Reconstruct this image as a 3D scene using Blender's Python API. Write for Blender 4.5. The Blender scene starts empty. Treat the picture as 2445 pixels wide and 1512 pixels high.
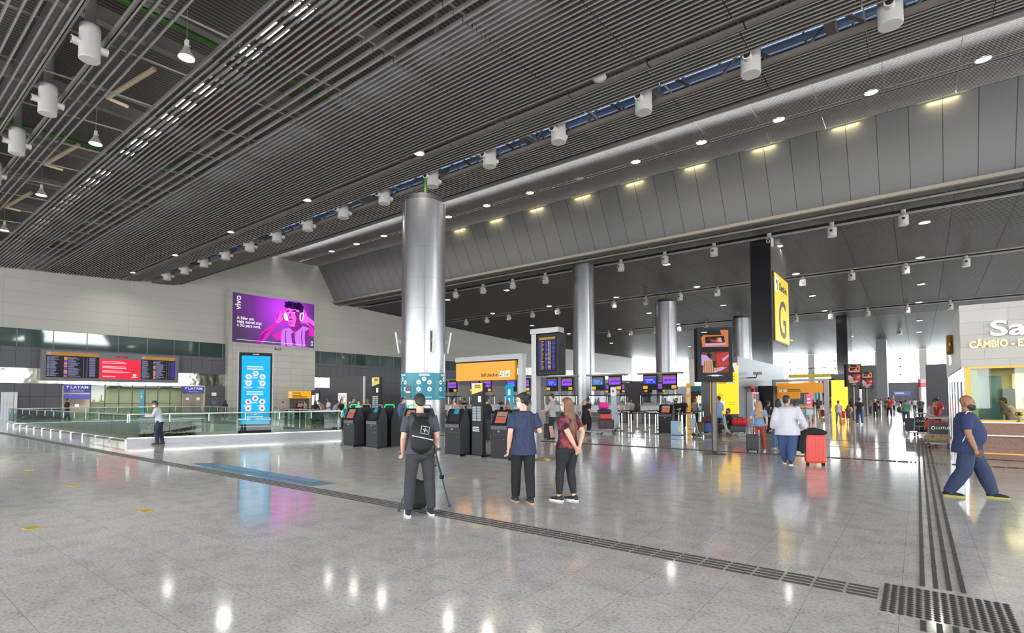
import bpy, bmesh, math, random
import numpy as np
from mathutils import Vector, Matrix
from mathutils.geometry import tessellate_polygon

# ------------------------------------------------------------------ camera, sky, exposure
SC = bpy.context.scene
COL = SC.collection
FPX, CXP, CYP, PIT, ROL, YAW, HC = 1259.86, 1222.5, 902.68, 0.0386099, -0.00343278, 0.65487, 1.69
def _basis():
    cp, sp, cr, sr, c, s = math.cos(PIT), math.sin(PIT), math.cos(ROL), math.sin(ROL), math.cos(YAW), math.sin(YAW)
    fw = Vector((-s*cp, c*cp, sp)); r0 = Vector((c, s, 0)); u0 = r0.cross(fw)
    return fw, r0*cr+u0*sr, -r0*sr+u0*cr
FW, RT, UP = _basis()
cam = bpy.data.cameras.new('camera'); camo = bpy.data.objects.new('camera', cam); COL.objects.link(camo)
cam.sensor_fit = 'HORIZONTAL'; cam.sensor_width = 36.0; cam.lens = FPX*36/2445
cam.shift_y = (CYP-756)/2445; cam.clip_end = 2000; cam.clip_start = 0.05
camo.matrix_world = Matrix(((RT.x, UP.x, -FW.x, 0), (RT.y, UP.y, -FW.y, 0), (RT.z, UP.z, -FW.z, HC), (0, 0, 0, 1)))
SC.camera = camo
W = bpy.data.worlds.new('sky'); SC.world = W; W.use_nodes = True
bg = W.node_tree.nodes['Background']; bg.inputs[0].default_value = (0.93, 0.97, 1.0, 1); bg.inputs[1].default_value = 9.6
SC.view_settings.view_transform = 'Standard'; SC.view_settings.look = 'None'; SC.view_settings.gamma = 1
SC.view_settings.use_curve_mapping = False; SC.view_settings.exposure = 0.58
cy = SC.cycles
cy.use_denoising = True; cy.max_bounces = 7; cy.diffuse_bounces = 4; cy.glossy_bounces = 3; cy.transmission_bounces = 6
cy.transparent_max_bounces = 10; cy.caustics_reflective = False; cy.caustics_refractive = False; cy.sample_clamp_indirect = 6.0
def ray(x, y): return FW + RT*((x-CXP)/FPX) - UP*((y-CYP)/FPX)
def at(x, y, z=0.0):                       # world point of height z seen at a photo position
    d = ray(x, y); t = (z-HC)/d.z; return Vector((0, 0, HC)) + d*t
def onx(x, y, X): d = ray(x, y); return Vector((0, 0, HC)) + d*(X/d.x)
def ony(x, y, Y): d = ray(x, y); return Vector((0, 0, HC)) + d*(Y/d.y)
def depth(p): return (Vector(p)-Vector((0, 0, HC))).dot(FW)
rnd = random.Random(7)

# ------------------------------------------------------------------ materials
_M = {}
def mat(name, col=(.5, .5, .5), rough=.5, metal=0.0, emit=None, es=1.0, alpha=None, spec=None, coat=0.0):
    if name in _M: return _M[name]
    m = bpy.data.materials.new(name); m.use_nodes = True; b = m.node_tree.nodes['Principled BSDF']
    b.inputs['Base Color'].default_value = (*col, 1); b.inputs['Roughness'].default_value = rough; b.inputs['Metallic'].default_value = metal
    if spec is not None: b.inputs['Specular IOR Level'].default_value = spec
    if coat: b.inputs['Coat Weight'].default_value = coat; b.inputs['Coat Roughness'].default_value = .05
    if emit is not None:
        b.inputs['Emission Color'].default_value = (*emit, 1); b.inputs['Emission Strength'].default_value = es
    m.diffuse_color = (*col, 1); _M[name] = m; return m
def s2l(r, g, b): 
    f = lambda v: ((v/255+.055)/1.055)**2.4 if v > 10 else v/255/12.92
    return (f(r), f(g), f(b))
def hexm(name, r, g, b, rough=.6, **k): return mat(name, s2l(r, g, b), rough, **k)
def glow(name, r, g, b, es=1.0):           # a lit screen
    c = s2l(r, g, b); return mat(name, (.01, .01, .01), .5, emit=c, es=es*.68, spec=.08)
class NT:
    def __init__(s, m): s.m = m; s.t = m.node_tree; s.b = s.t.nodes.get('Principled BSDF')
    def n(s, typ, **k):
        x = s.t.nodes.new(typ)
        for a, v in k.items(): setattr(x, a, v)
        return x
    def l(s, a, b): s.t.links.new(a, b)
    def ramp(s, fac, stops):
        r = s.n('ShaderNodeValToRGB'); e = r.color_ramp.elements
        e[0].position, e[0].color = stops[0][0], (*stops[0][1], 1); e[1].position, e[1].color = stops[-1][0], (*stops[-1][1], 1)
        for p, c in stops[1:-1]: q = e.new(p); q.color = (*c, 1)
        s.l(fac, r.inputs[0]); return r
    def coords(s, scale=(1, 1, 1), which='Object', rot=(0, 0, 0)):
        tc = s.n('ShaderNodeTexCoord'); mp = s.n('ShaderNodeMapping'); mp.inputs['Scale'].default_value = scale; mp.inputs['Rotation'].default_value = rot
        s.l(tc.outputs[which], mp.inputs['Vector']); return mp.outputs[0]
    def noise(s, vec, scale, det=3, rough=.5):
        n = s.n('ShaderNodeTexNoise'); n.inputs['Scale'].default_value = scale; n.inputs['Detail'].default_value = det; n.inputs['Roughness'].default_value = rough
        s.l(vec, n.inputs['Vector']); return n.outputs['Fac']
    def mix(s, fac, a, b, typ='MIX'):
        x = s.n('ShaderNodeMix', data_type='RGBA', blend_type=typ)
        for sock, v in ((x.inputs['Factor'], fac), (x.inputs['A'], a), (x.inputs['B'], b)):
            if hasattr(v, 'is_output'): s.l(v, sock)
            else: sock.default_value = v if isinstance(v, (int, float)) else (*v, 1)
        return x.outputs['Result']
def panel_mat(name, c1, c2, cm, w, h, mortar=.012, rough=.45, axis='YZ', offset=0.5, spec=.3, metal=0.0, noise=0.0):
    m = mat(name, c1, rough, metal, spec=spec); q = NT(m)
    tc = q.n('ShaderNodeTexCoord'); sx = q.n('ShaderNodeSeparateXYZ'); cb = q.n('ShaderNodeCombineXYZ'); q.l(tc.outputs['Object'], sx.inputs[0])
    q.l(sx.outputs['XYZ'.index(axis[0])], cb.inputs[0]); q.l(sx.outputs['XYZ'.index(axis[1])], cb.inputs[1])
    br = q.n('ShaderNodeTexBrick'); br.offset = offset; br.inputs['Scale'].default_value = 1; br.inputs['Brick Width'].default_value = w; br.inputs['Row Height'].default_value = h
    br.inputs['Mortar Size'].default_value = mortar; br.inputs['Mortar Smooth'].default_value = 0; br.inputs['Bias'].default_value = 0
    br.inputs['Color1'].default_value = (*c1, 1); br.inputs['Color2'].default_value = (*c2, 1); br.inputs['Mortar'].default_value = (*cm, 1)
    q.l(cb.outputs[0], br.inputs['Vector'])
    out = br.outputs['Color']
    if noise:
        nf = q.noise(q.coords((.25, .25, 1.2)), 1.3, 4); rp = q.ramp(nf, [(.3, (1-noise,)*3), (.7, (1, 1, 1))]); out = q.mix(1.0, out, rp.outputs[0], 'MULTIPLY')
    q.l(out, q.b.inputs['Base Color']); return m
def glass_mat(name, col, refl=.12, rough=.0):
    if name in _M: return _M[name]
    m = bpy.data.materials.new(name); m.use_nodes = True; t = m.node_tree; t.nodes.clear()
    o = t.nodes.new('ShaderNodeOutputMaterial'); tr = t.nodes.new('ShaderNodeBsdfTransparent'); gl = t.nodes.new('ShaderNodeBsdfGlossy'); mx = t.nodes.new('ShaderNodeMixShader'); fr = t.nodes.new('ShaderNodeFresnel')
    tr.inputs[0].default_value = (*col, 1); gl.inputs['Roughness'].default_value = rough; fr.inputs[0].default_value = 1.45 + refl
    ge = t.nodes.new('ShaderNodeNewGeometry'); iv = t.nodes.new('ShaderNodeMath'); iv.operation = 'SUBTRACT'; iv.inputs[0].default_value = 1.0; t.links.new(ge.outputs['Backfacing'], iv.inputs[1]); mu = t.nodes.new('ShaderNodeMath'); mu.operation = 'MULTIPLY'; t.links.new(fr.outputs[0], mu.inputs[0]); t.links.new(iv.outputs[0], mu.inputs[1]); t.links.new(mu.outputs[0], mx.inputs[0]); t.links.new(tr.outputs[0], mx.inputs[1]); t.links.new(gl.outputs[0], mx.inputs[2]); t.links.new(mx.outputs[0], o.inputs[0])
    _M[name] = m; return m

# ------------------------------------------------------------------ mesh building
class MB:
    def __init__(s): s.v = []; s.f = []; s.mi = []; s.sm = []
    def add(s, vs, fs, mi=0, smooth=False):
        o = len(s.v); s.v += [tuple(map(float, p)) for p in vs]
        for f in fs: s.f.append([i+o for i in f]); s.mi.append(mi); s.sm.append(smooth)
        return s
    def box(s, c, d, rz=0.0, mi=0, bevel=0.0):
        x, y, z = d[0]/2, d[1]/2, d[2]/2; ca, sa = math.cos(rz), math.sin(rz)
        if bevel > 0:
            b = min(bevel, x*.9, y*.9, z*.9); bm = bmesh.new(); bmesh.ops.create_cube(bm, size=1)
            for v in bm.verts: v.co = Vector((v.co.x*2*x, v.co.y*2*y, v.co.z*2*z))
            bmesh.ops.bevel(bm, geom=list(bm.edges)+list(bm.verts), offset=b, segments=2, profile=.6, affect='EDGES')
            bm.verts.index_update(); P = [v.co.copy() for v in bm.verts]; F = [[v.index for v in f.verts] for f in bm.faces]; bm.free()
        else:
            P = [Vector((i, j, k)) for i in (-x, x) for j in (-y, y) for k in (-z, z)]
            F = [(0, 1, 3, 2), (4, 6, 7, 5), (0, 4, 5, 1), (2, 3, 7, 6), (0, 2, 6, 4), (1, 5, 7, 3)]
        return s.add([(c[0]+p.x*ca-p.y*sa, c[1]+p.x*sa+p.y*ca, c[2]+p.z) for p in P], F, mi)
    def quad(s, a, b, c, d, mi=0): return s.add([a, b, c, d], [(0, 1, 2, 3)], mi)
    def tube(s, pts, r, n=8, mi=0, caps=True, smooth=True):      # polyline tube, r scalar or list
        pts = [Vector(p) for p in pts]; R = r if isinstance(r, (list, tuple)) else [r]*len(pts); rings = []; up = None
        for i, p in enumerate(pts):
            t = (pts[min(i+1, len(pts)-1)]-pts[max(i-1, 0)]).normalized()
            if up is None: up = Vector((0, 0, 1)) if abs(t.z) < .9 else Vector((1, 0, 0))
            a = (up - t*up.dot(t)).normalized(); b = t.cross(a); up = a
            rings.append([p + (a*math.cos(2*math.pi*k/n) + b*math.sin(2*math.pi*k/n))*R[i] for k in range(n)])
        vs = [q for rg in rings for q in rg]; fs = []
        for i in range(len(pts)-1):
            for k in range(n): fs.append((i*n+k, i*n+(k+1) % n, (i+1)*n+(k+1) % n, (i+1)*n+k))
        s.add(vs, fs, mi, smooth)
        if caps: s.add(rings[0], [tuple(range(n-1, -1, -1))], mi); s.add(rings[-1], [tuple(range(n))], mi)
        return s
    def lathe(s, prof, c=(0, 0, 0), n=24, mi=0, smooth=True, caps=True):
        vs = []; fs = []; m = len(prof)
        for r, z in prof:
            for k in range(n): a = 2*math.pi*k/n; vs.append((c[0]+r*math.cos(a), c[1]+r*math.sin(a), c[2]+z))
        for i in range(m-1):
            for k in range(n): fs.append((i*n+k, i*n+(k+1) % n, (i+1)*n+(k+1) % n, (i+1)*n+k))
        s.add(vs, fs, mi, smooth)
        if caps:
            s.add(vs[:n], [tuple(range(n-1, -1, -1))], mi); s.add(vs[-n:], [tuple(range(n))], mi)
        return s
    def ball(s, c, r, n=10, mi=0):
        r = (r, r, r) if isinstance(r, (int, float)) else r; vs = []; fs = []; m = max(4, n//2+1)
        for i in range(1, m):
            th = math.pi*i/m
            for k in range(n): a = 2*math.pi*k/n; vs.append((c[0]+r[0]*math.sin(th)*math.cos(a), c[1]+r[1]*math.sin(th)*math.sin(a), c[2]+r[2]*math.cos(th)))
        top = len(vs); vs += [(c[0], c[1], c[2]+r[2]), (c[0], c[1], c[2]-r[2])]
        for i in range(m-2):
            for k in range(n): fs.append((i*n+k, (i+1)*n+k, (i+1)*n+(k+1) % n, i*n+(k+1) % n))
        for k in range(n): fs.append((top, k, (k+1) % n)); fs.append((top+1, (m-2)*n+(k+1) % n, (m-2)*n+k))
        return s.add(vs, fs, mi, True)
    def prism(s, poly, y0, y1, mi=0, plane='XZ'):                # polygon in a plane, extruded along the third axis
        n = len(poly)
        if plane == 'XZ': A = [(p[0], y0, p[1]) for p in poly]; B = [(p[0], y1, p[1]) for p in poly]
        elif plane == 'YZ': A = [(y0, p[0], p[1]) for p in poly]; B = [(y1, p[0], p[1]) for p in poly]
        else: A = [(p[0], p[1], y0) for p in poly]; B = [(p[0], p[1], y1) for p in poly]
        s.add(A+B, [tuple(range(n)), tuple(range(2*n-1, n-1, -1))] + [(i, i+n, (i+1) % n+n, (i+1) % n) for i in range(n)], mi)
        return s
    def mesh(s, name, mats):
        me = bpy.data.meshes.new(name); me.from_pydata(s.v, [], s.f)
        for m in (mats if isinstance(mats, (list, tuple)) else [mats]): me.materials.append(m)
        me.polygons.foreach_set('material_index', s.mi); me.polygons.foreach_set('use_smooth', s.sm)
        bm = bmesh.new(); bm.from_mesh(me); bmesh.ops.recalc_face_normals(bm, faces=bm.faces); bm.to_mesh(me); bm.free(); me.update(); return me
    def build(s, name, mats, parent=None, loc=(0, 0, 0), rz=0.0):
        o = bpy.data.objects.new(name, s.mesh(name, mats)); COL.objects.link(o); o.location = loc; o.rotation_euler = (0, 0, rz)
        if parent: o.parent = parent
        return o
def obj(name, me, parent=None, loc=(0, 0, 0)):
    o = bpy.data.objects.new(name, me); COL.objects.link(o); o.location = loc
    if parent: o.parent = parent
    return o
def tag(o, label, cat, group=None, kind=None):
    o['label'] = label; o['category'] = cat
    if group: o['group'] = group
    if kind: o['kind'] = kind
    return o
def thing(name, label, cat, loc=(0, 0, 0), rz=0.0, group=None):
    o = bpy.data.objects.new(name, None); COL.objects.link(o); o.location = loc; o.rotation_euler = (0, 0, rz); o.empty_display_size = .2
    return tag(o, label, cat, group)
def struct(o, label=None, cat=None):
    o['kind'] = 'structure'
    if label: o['label'] = label
    if cat: o['category'] = cat
    return o
def dup(root, loc, rz=None, label=None, group=None):             # a copy of a thing with copies of its parts and sub-parts
    r = root.copy(); COL.objects.link(r); r.location = loc
    if rz is not None: r.rotation_euler = (0, 0, rz)
    if label: r['label'] = label
    if group: r['group'] = group
    for ch in list(root.children):
        c = ch.copy(); COL.objects.link(c); c.parent = r
        for g in ch.children: d = g.copy(); COL.objects.link(d); d.parent = c
    return r
_TC = {}
def text(s, size, m, parent, loc, rz=0.0, name='lettering', align='LEFT', ext=.004, bold=0.0, rx=math.pi/2, width=None, ry=0.0):
    key = (s, round(size, 3), align, ext, bold, m.name, width)
    if key not in _TC:
        cu = bpy.data.curves.new('t', 'FONT'); cu.body = s; cu.size = size; cu.align_x = align; cu.extrude = ext; cu.offset = bold; cu.resolution_u = 3
        o = bpy.data.objects.new('t', cu); COL.objects.link(o); dg = bpy.context.evaluated_depsgraph_get()
        me = bpy.data.meshes.new_from_object(o.evaluated_get(dg)); bpy.data.objects.remove(o); bpy.data.curves.remove(cu)
        if width and len(me.vertices):
            xs = [v.co.x for v in me.vertices]; k = width/(max(xs)-min(xs))
            for v in me.vertices: v.co.x *= k
        me.materials.clear(); me.materials.append(m); _TC[key] = me
    o = bpy.data.objects.new(name, _TC[key]); COL.objects.link(o); o.location = loc; o.rotation_euler = (rx, ry, rz); o.parent = parent; return o
ORD = 'first second third fourth fifth sixth seventh eighth ninth tenth eleventh twelfth thirteenth fourteenth fifteenth sixteenth seventeenth eighteenth nineteenth twentieth'.split()
ORD += ['twenty-'+o for o in ORD[:9]] + ['thirtieth'] + ['thirty-'+o for o in ORD[:9]]
# ================================================================== the hall
XW, XE, YS, YN = -62.0, 30.0, -14.0, 153.0
def zc1(y): return 12.6+.05*y                       # underside of the first baffle ceiling
Z3 = [(41.6, 14.6), (86.0, 12.65), (153.0, 12.65)]
def zc3(y):
    for (a, za), (b, zb) in zip(Z3, Z3[1:]):
        if y <= b: return za+(zb-za)*(y-a)/(b-a)
    return 12.65
# ---- floor: polished granite with an opening in front of the left wall
def floor_mat():
    m = mat('polished_granite', (.4, .38, .36), .16, spec=.5); q = NT(m)
    v = q.coords()
    n1 = q.noise(v, 34, 5, .7); n2 = q.noise(v, 3.1, 4); n3 = q.noise(q.coords((1, 1, 1), rot=(0, 0, .5)), .35, 2)
    sp = q.ramp(n1, [(.30, s2l(140, 134, 130)), (.45, s2l(200, 195, 191)), (.60, s2l(214, 210, 207)), (.8, s2l(230, 227, 224))])
    vein = q.ramp(n2, [(.35, (.86, .86, .87)), (.55, (1, 1, 1)), (.75, (1.0, .98, .96))])
    c = q.mix(1.0, sp.outputs[0], vein.outputs[0], 'MULTIPLY')
    sx = q.n('ShaderNodeSeparateXYZ'); tc = q.n('ShaderNodeTexCoord'); q.l(tc.outputs['Object'], sx.inputs[0])
    mp = q.n('ShaderNodeMapping'); mp.inputs['Location'].default_value = (.155, -1.0, 0); q.l(tc.outputs['Object'], mp.inputs[0])
    br = q.n('ShaderNodeTexBrick'); br.offset = 0; br.inputs['Scale'].default_value = 1; br.inputs['Brick Width'].default_value = .632; br.inputs['Row Height'].default_value = .65
    br.inputs['Mortar Size'].default_value = .0026; br.inputs['Mortar Smooth'].default_value = 0; br.inputs['Color1'].default_value = (1, 1, 1, 1); br.inputs['Color2'].default_value = (.965, .96, .955, 1); br.inputs['Mortar'].default_value = (.62, .6, .59, 1)
    q.l(mp.outputs[0], br.inputs['Vector']); c = q.mix(1.0, c, br.outputs['Color'], 'MULTIPLY'); q.l(c, q.b.inputs['Base Color'])
    rr = q.n('ShaderNodeMapRange'); rr.inputs['To Min'].default_value = .07; rr.inputs['To Max'].default_value = .13; q.l(n3, rr.inputs['Value']); q.l(rr.outputs[0], q.b.inputs['Roughness'])
    return m
HOLE = [Vector((-24.0, 7.35, 0)), Vector((-22.15, 14.2, 0)), Vector((-44.5, 17.5, 0)), Vector((-45.8, 7.65, 0))]
outer = [Vector((XW, YS, 0)), Vector((XE, YS, 0)), Vector((XE, YN+6, 0)), Vector((XW, YN+6, 0))]
pts = outer+HOLE; me = bpy.data.meshes.new('floor'); me.from_pydata([tuple(p) for p in pts], [], [tuple(t) for t in tessellate_polygon([outer, HOLE])])
me.materials.append(floor_mat()); bm = bmesh.new(); bm.from_mesh(me)
for f in bm.faces:
    if f.normal.z < 0: f.normal_flip()
bm.to_mesh(me); bm.free(); fo = struct(obj('floor', me))
pit = MB()
for a, b in zip(HOLE, HOLE[1:]+HOLE[:1]): pit.quad(a, b, b-Vector((0, 0, 3.2)), a-Vector((0, 0, 3.2)))
pit.add([h-Vector((0, 0, 3.2)) for h in HOLE], [(0, 1, 2, 3)])
struct(pit.build('wall_pit', hexm('pit_plaster', 150, 152, 140, .7)))
# ---- walls
beige = panel_mat('beige_wall_panels', s2l(170, 167, 158), s2l(166, 163, 154), s2l(146, 143, 136), 9.1, 1.12, .013, .42, 'YZ', 0, .35)
graypan = panel_mat('gray_wall_panels', s2l(92, 92, 99), s2l(88, 88, 95), s2l(62, 62, 66), 1.0, 2.0, .02, .5, 'YZ', 0, .3)
mirror = mat('polished_steel_band', s2l(150, 146, 134), .10, 1.0)
NT_m = NT(mirror); nb = NT_m.n('ShaderNodeBump'); nb.inputs['Strength'].default_value = .2; nb.inputs['Distance'].default_value = .12
NT_m.l(NT_m.noise(NT_m.coords((1, .8, .8)), .9, 2), nb.inputs['Height']); NT_m.l(nb.outputs[0], NT_m.b.inputs['Normal'])
bandglass = mat('green_band_glass', s2l(58, 74, 72), .04, 0, spec=.9)
w = MB(); w.box((XW-.25, 60.5, 14.5), (.5, 149, 13.1)); struct(w.build('wall_left', beige))
w = MB(); w.box((XW-.3, 60.5, 7.17), (.5, 149, 1.62)); struct(w.build('window_1', bandglass))
m_ = MB()
for k in range(60): m_.box((XW-.04, -12+2.45*k, 7.17), (.03, .06, 1.62))
struct(m_.build('trim_1', hexm('band_mullion', 96, 112, 108, .4)))
w = MB(); w.box((XW-.2, 60.5, 5.43), (.5, 149, 1.86)); struct(w.build('wall_left_middle', graypan))
w = MB(); w.box((XW-.24, 7.2, 3.83), (.5, 43, 1.34)); w.box((XW-.24, 42.0, 3.83), (.5, 6.2, 1.34)); struct(w.build('trim_2', mirror))
w = MB(); w.box((XW-.2, -.7, 1.58), (.5, 28, 3.16)); w.box((XW-.2, 26.5, 1.58), (.5, 2.2, 3.16)); w.box((XW-.2, 96.1, 1.58), (.5, 116, 3.16)); w.box((XW-.2, 99.5, 3.83), (.5, 109, 1.34)); w.box((XW-.2, 144, 5.4), (.5, 18, 1.9))
struct(w.build('wall_left_base', graypan))
# projecting tiled pier that carries the large screen
pier = panel_mat('pier_tiles', s2l(174, 171, 161), s2l(168, 165, 156), s2l(140, 137, 130), 1.75, .78, .016, .3, 'YZ', 0, .5)
w = MB(); w.box((XW+.2, 32.9, 7.1), (.9, 10.8, 14.2)); struct(w.build('wall_pier', pier))
# far pillars at the end of the left wall, far wall with tall windows
conc = hexm('far_pillar_paint', 176, 170, 162, .5)
for k, (x, y) in enumerate([(-57.5, 147), (-50.5, 150), (-38, 151)]):
    w = MB(); w.box((x, y, 6.4), (1.6, 1.6, 12.8)); struct(w.build('trim_%d' % (10+k), conc))
pale = glass_mat('far_window_glass', (.92, .95, .96), 0)
frame = hexm('window_spider_steel', 120, 122, 124, .4)
def far_window(n, x0, x1, z0, z1):
    w = MB(); w.box(((x0+x1)/2, YN, (z0+z1)/2), (x1-x0, .03, z1-z0)); g = struct(w.build('window_%d' % n, pale))
    f = MB(); nx = max(1, round((x1-x0)/3.6)); nz = 4
    for i in range(nx+1): f.box((x0+(x1-x0)*i/nx, YN+.06, (z0+z1)/2), (.09, .05, z1-z0))
    for j in range(nz+1): f.box(((x0+x1)/2, YN+.06, z0+(z1-z0)*j/nz), (x1-x0, .05, .06))
    for i in range(1, nx):
        for j in range(1, nz): f.ball((x0+(x1-x0)*i/nx, YN-.1, z0+(z1-z0)*j/nz), .22, 8)
    f.build('window_frame', frame, g)
far_window(2, -62, -22.5, 5.0, 12.6); far_window(3, -20.0, -8.2, 5.0, 12.6); far_window(4, -6.2, 0.2, 5.0, 12.6); far_window(5, 2.2, 16.5, 5.0, 12.6); far_window(6, 18.5, 30, 5.0, 12.6)
w = MB()
for x in (-21.2, -7.2, 1.2, 17.5): w.box((x, YN, 6.3), (1.4, 1.2, 12.6))
struct(w.build('wall_far_piers', hexm('far_pier_paint', 206, 202, 194, .6)))
w = MB(); w.box((-16, YN+.1, 2.5), (92, .5, 5.0)); struct(w.build('wall_far', panel_mat('far_gray_wall', s2l(120, 120, 126), s2l(116, 116, 122), s2l(100, 100, 104), 2.4, 2.5, .02, .6, 'XZ', 0, .3)))
# ---- ceilings
deck = mat('steel_deck', s2l(110, 105, 101), .6, .1, spec=.3); q = NT(deck)
wv = q.n('ShaderNodeTexWave', wave_type='BANDS', bands_direction='X'); wv.inputs['Scale'].default_value = 1.6; q.l(q.coords(), wv.inputs['Vector'])
q.l(q.ramp(wv.outputs['Fac'], [(.35, s2l(84, 80, 77)), (.55, s2l(124, 119, 115))]).outputs[0], q.b.inputs['Base Color'])
D1 = 15.3
def slab(x0, x1, y0, y1, z0, z1, t=.25):
    return [(x0, y0, z0), (x1, y0, z0), (x1, y1, z1), (x0, y1, z1), (x0, y0, z0+t), (x1, y0, z0+t), (x1, y1, z1+t), (x0, y1, z1+t)], [(0, 1, 2, 3), (7, 6, 5, 4), (0, 4, 5, 1), (1, 5, 6, 2), (2, 6, 7, 3), (3, 7, 4, 0)]
dk = MB()
for y0, y1 in ((YS, 9.35), (10.25, 21.55)): dk.add(*slab(XW, XE, y0, y1, D1, D1))
for k in range(-62, 30, 2): dk.add(*slab(k, k+.5, 9.35, 10.25, D1, D1)); 
dk.add(*slab(XW, XE, 33.0, 39.2, 20.0, 20.0)); struct(dk.build('ceiling', deck))
sky_ = MB(); sky_.box((-16, 22.1, D1+.1), (92, 1.2, .05)); 
skg = glass_mat('skylight_glass', (.21, .25, .32), 0); struct(sky_.build('window_7', skg))
sky_ = MB(); sky_.box((-16, 9.8, D1+.2), (92, .9, .05)); struct(sky_.build('window_8', glass_mat('skylight_clear', (.5, .52, .55), 0)))
# closed underside of the roof beyond the sloping panel
dk = MB()
ZD = lambda y: zc3(y)+.55
for a, b in ((41.6, 46.7), (47.25, 86.0), (86.0, 153.0)): dk.add(*slab(XW, XE, a, b, ZD(a), ZD(b)))
sky_ = MB(); sky_.add(*slab(XW, XE, 46.7, 47.25, ZD(46.7)+.1, ZD(47.25)+.1, .04)); struct(sky_.build('window_10', glass_mat('skylight_frost', (.3, .31, .33), 0)))
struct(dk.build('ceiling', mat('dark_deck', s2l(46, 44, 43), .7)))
# sloping gray panels (fascia rising to the raised strip, soffit falling from it)
sof = panel_mat('gray_soffit_panels', s2l(112, 112, 112), s2l(109, 109, 109), s2l(66, 66, 66), 1.6, 1000, .022, .75, 'XY', 0, .15)
sp = MB(); sp.add(*slab(XW, XE, 22.75, 32.8, 14.0, 19.05, .15)); sp.add(*slab(XW, XE, 39.05, 41.5, 19.05, 14.75, .2)); struct(sp.build('ceiling', sof))
fs = MB(); fs.box((-16, 22.72, 14.6), (92, .12, 1.4)); fs.box((-16, 22.46, 13.98), (92, .5, .06)); fs.box((-16, 41.75, 14.55), (92, .5, .28)); struct(fs.build('trim_3', hexm('fascia_and_gap_dark', 62, 60, 60, .5)))  # flat strip beside the slats stands in for the shaded gap
# trunking with fittings under the soffit edge
tr = MB(); tr.box((-16, 41.35, 14.62), (92, .35, .22)); tr.tube([(XW, 42.25, 14.35), (XE, 42.25, 14.35)], .09, 8)
for k in range(28): tr.box((-60+3.25*k, 42.0, 14.45), (.08, .9, .05))
struct(tr.build('trim_4', hexm('trunking_paint', 128, 120, 112, .5)))
# ---- baffle slats
slat = [mat('baffle_slat_shaded', s2l(112, 107, 104), .36, .5, spec=.5), mat('baffle_slat_lit_edge', s2l(146, 140, 136), .45, .3)]  # darker sides and paler bottom strip paint in the shade between slats
def slats(name, ys, zf, h, t, x0=XW+.05, x1=XE, m=None):
    b = MB(); j = [-1.03+3.22*k for k in range(-20, 11)]
    xs = [x0]+[v for v in j if x0+.5 < v < x1-.5]+[x1]
    for y in ys:
        z = zf(y)
        for a, c in zip(xs, xs[1:]): b.box(((a+c)/2, y, z+h/2+.006), (c-a-.035, t*.8, h-.012)); b.box(((a+c)/2, y, z), (c-a-.035, t, .014), 0, 1)
    return struct(b.build(name, m or slat))
Ya = [2.80, 3.08, 3.36, 3.63, 3.86, 4.06, 5.15, 5.42, 5.70, 5.98]
Yb = [7.46+.2136*k for k in range(12)] + [10.24, 10.68, 11.12]
Yc = [11.54+.2136*k for k in range(26)]
Yd = [17.72+.212*k for k in range(7)]
Ye = [20.45+.212*k for k in range(9)]
Y0 = [-12+.43*k for k in range(33)]
slats('ceiling', Y0+Ya+Yb+Yc+Yd+Ye, zc1, .15, .05)
slats('ceiling', [32.9+.16*k for k in range(19)]+[36.45+.16*k for k in range(16)], lambda y: 19.05, .12, .05, m=[mat('raised_slat_shaded', s2l(112, 108, 108), .4, .5), mat('raised_slat_lit_edge', s2l(186, 180, 178), .4, .4)])  # raised slats: shaded sides and lit lower edge put into the colours
slat3 = [mat('far_slat_shaded', s2l(66, 64, 62), .5, .3), mat('far_slat_lit_edge', s2l(100, 97, 94), .45, .4)]  # far slats: same painted shade and lit edge, in darker tones
slats('ceiling', [42.7+.21*k for k in range(9)]+[45.6+.27*k for k in range(49)]+[60.2+.27*k for k in range(72)], zc3, .12, .09, x0=XW+.05, m=slat3)
slats('ceiling', [81.2+.36*k for k in range(200)], zc3, .12, .14, m=slat3)
# carriers across the slats with a hook at every slat
ca = MB(); hk = MB()
for k in range(-19, 9):
    x = -1.03+3.22*k
    ca.add(*slab(x-.02, x+.02, -2, 22.3, zc1(-2)+.22, zc1(22.3)+.22, .05))
    for y in Ya+Yb+Yc+Yd+Ye: hk.box((x+.03, y+.02, zc1(y)+.19), (.012, .012, .12)); hk.box((x+.03, y+.035, zc1(y)+.14), (.012, .04, .012))
    ca.box((x, 36, 19.21), (.05, 6, .05))
struct(ca.build('trim_5', hexm('carrier_zinc', 176, 170, 160, .4, metal=.3))); struct(hk.build('trim_6', hexm('hook_zinc', 190, 186, 178, .35, metal=.4)))
# plain beams along the light rows
bp = hexm('brown_gray_beam', 98, 90, 86, .5)
b = MB()
for x0 in np.arange(XW, XE, 3.22): b.box((x0+1.6, 17.12, zc1(17)+.19), (3.17, .42, .04)); b.box((x0+1.6, 17.5, zc1(17.5)+.05), (3.17, .24, .1))
b.box((-16, 20.22, zc1(20.2)+.08), (92, .2, .16)); b.box((-16, 36.12, 19.15), (92, .16, .06)); b.box((-16, 4.15, zc1(4)+.08), (92, .06, .16)); b.box((-16, 5.05, zc1(5)+.08), (92, .06, .16))
struct(b.build('trim_7', bp))
b = MB()
for y in (45.42, 58.9, 60.0, 79.3, 80.8): b.box((-16, y, zc3(y)+.02), (92, .22, .1))
struct(b.build('trim_8', hexm('light_gray_beam', 126, 118, 112, .5)))
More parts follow.
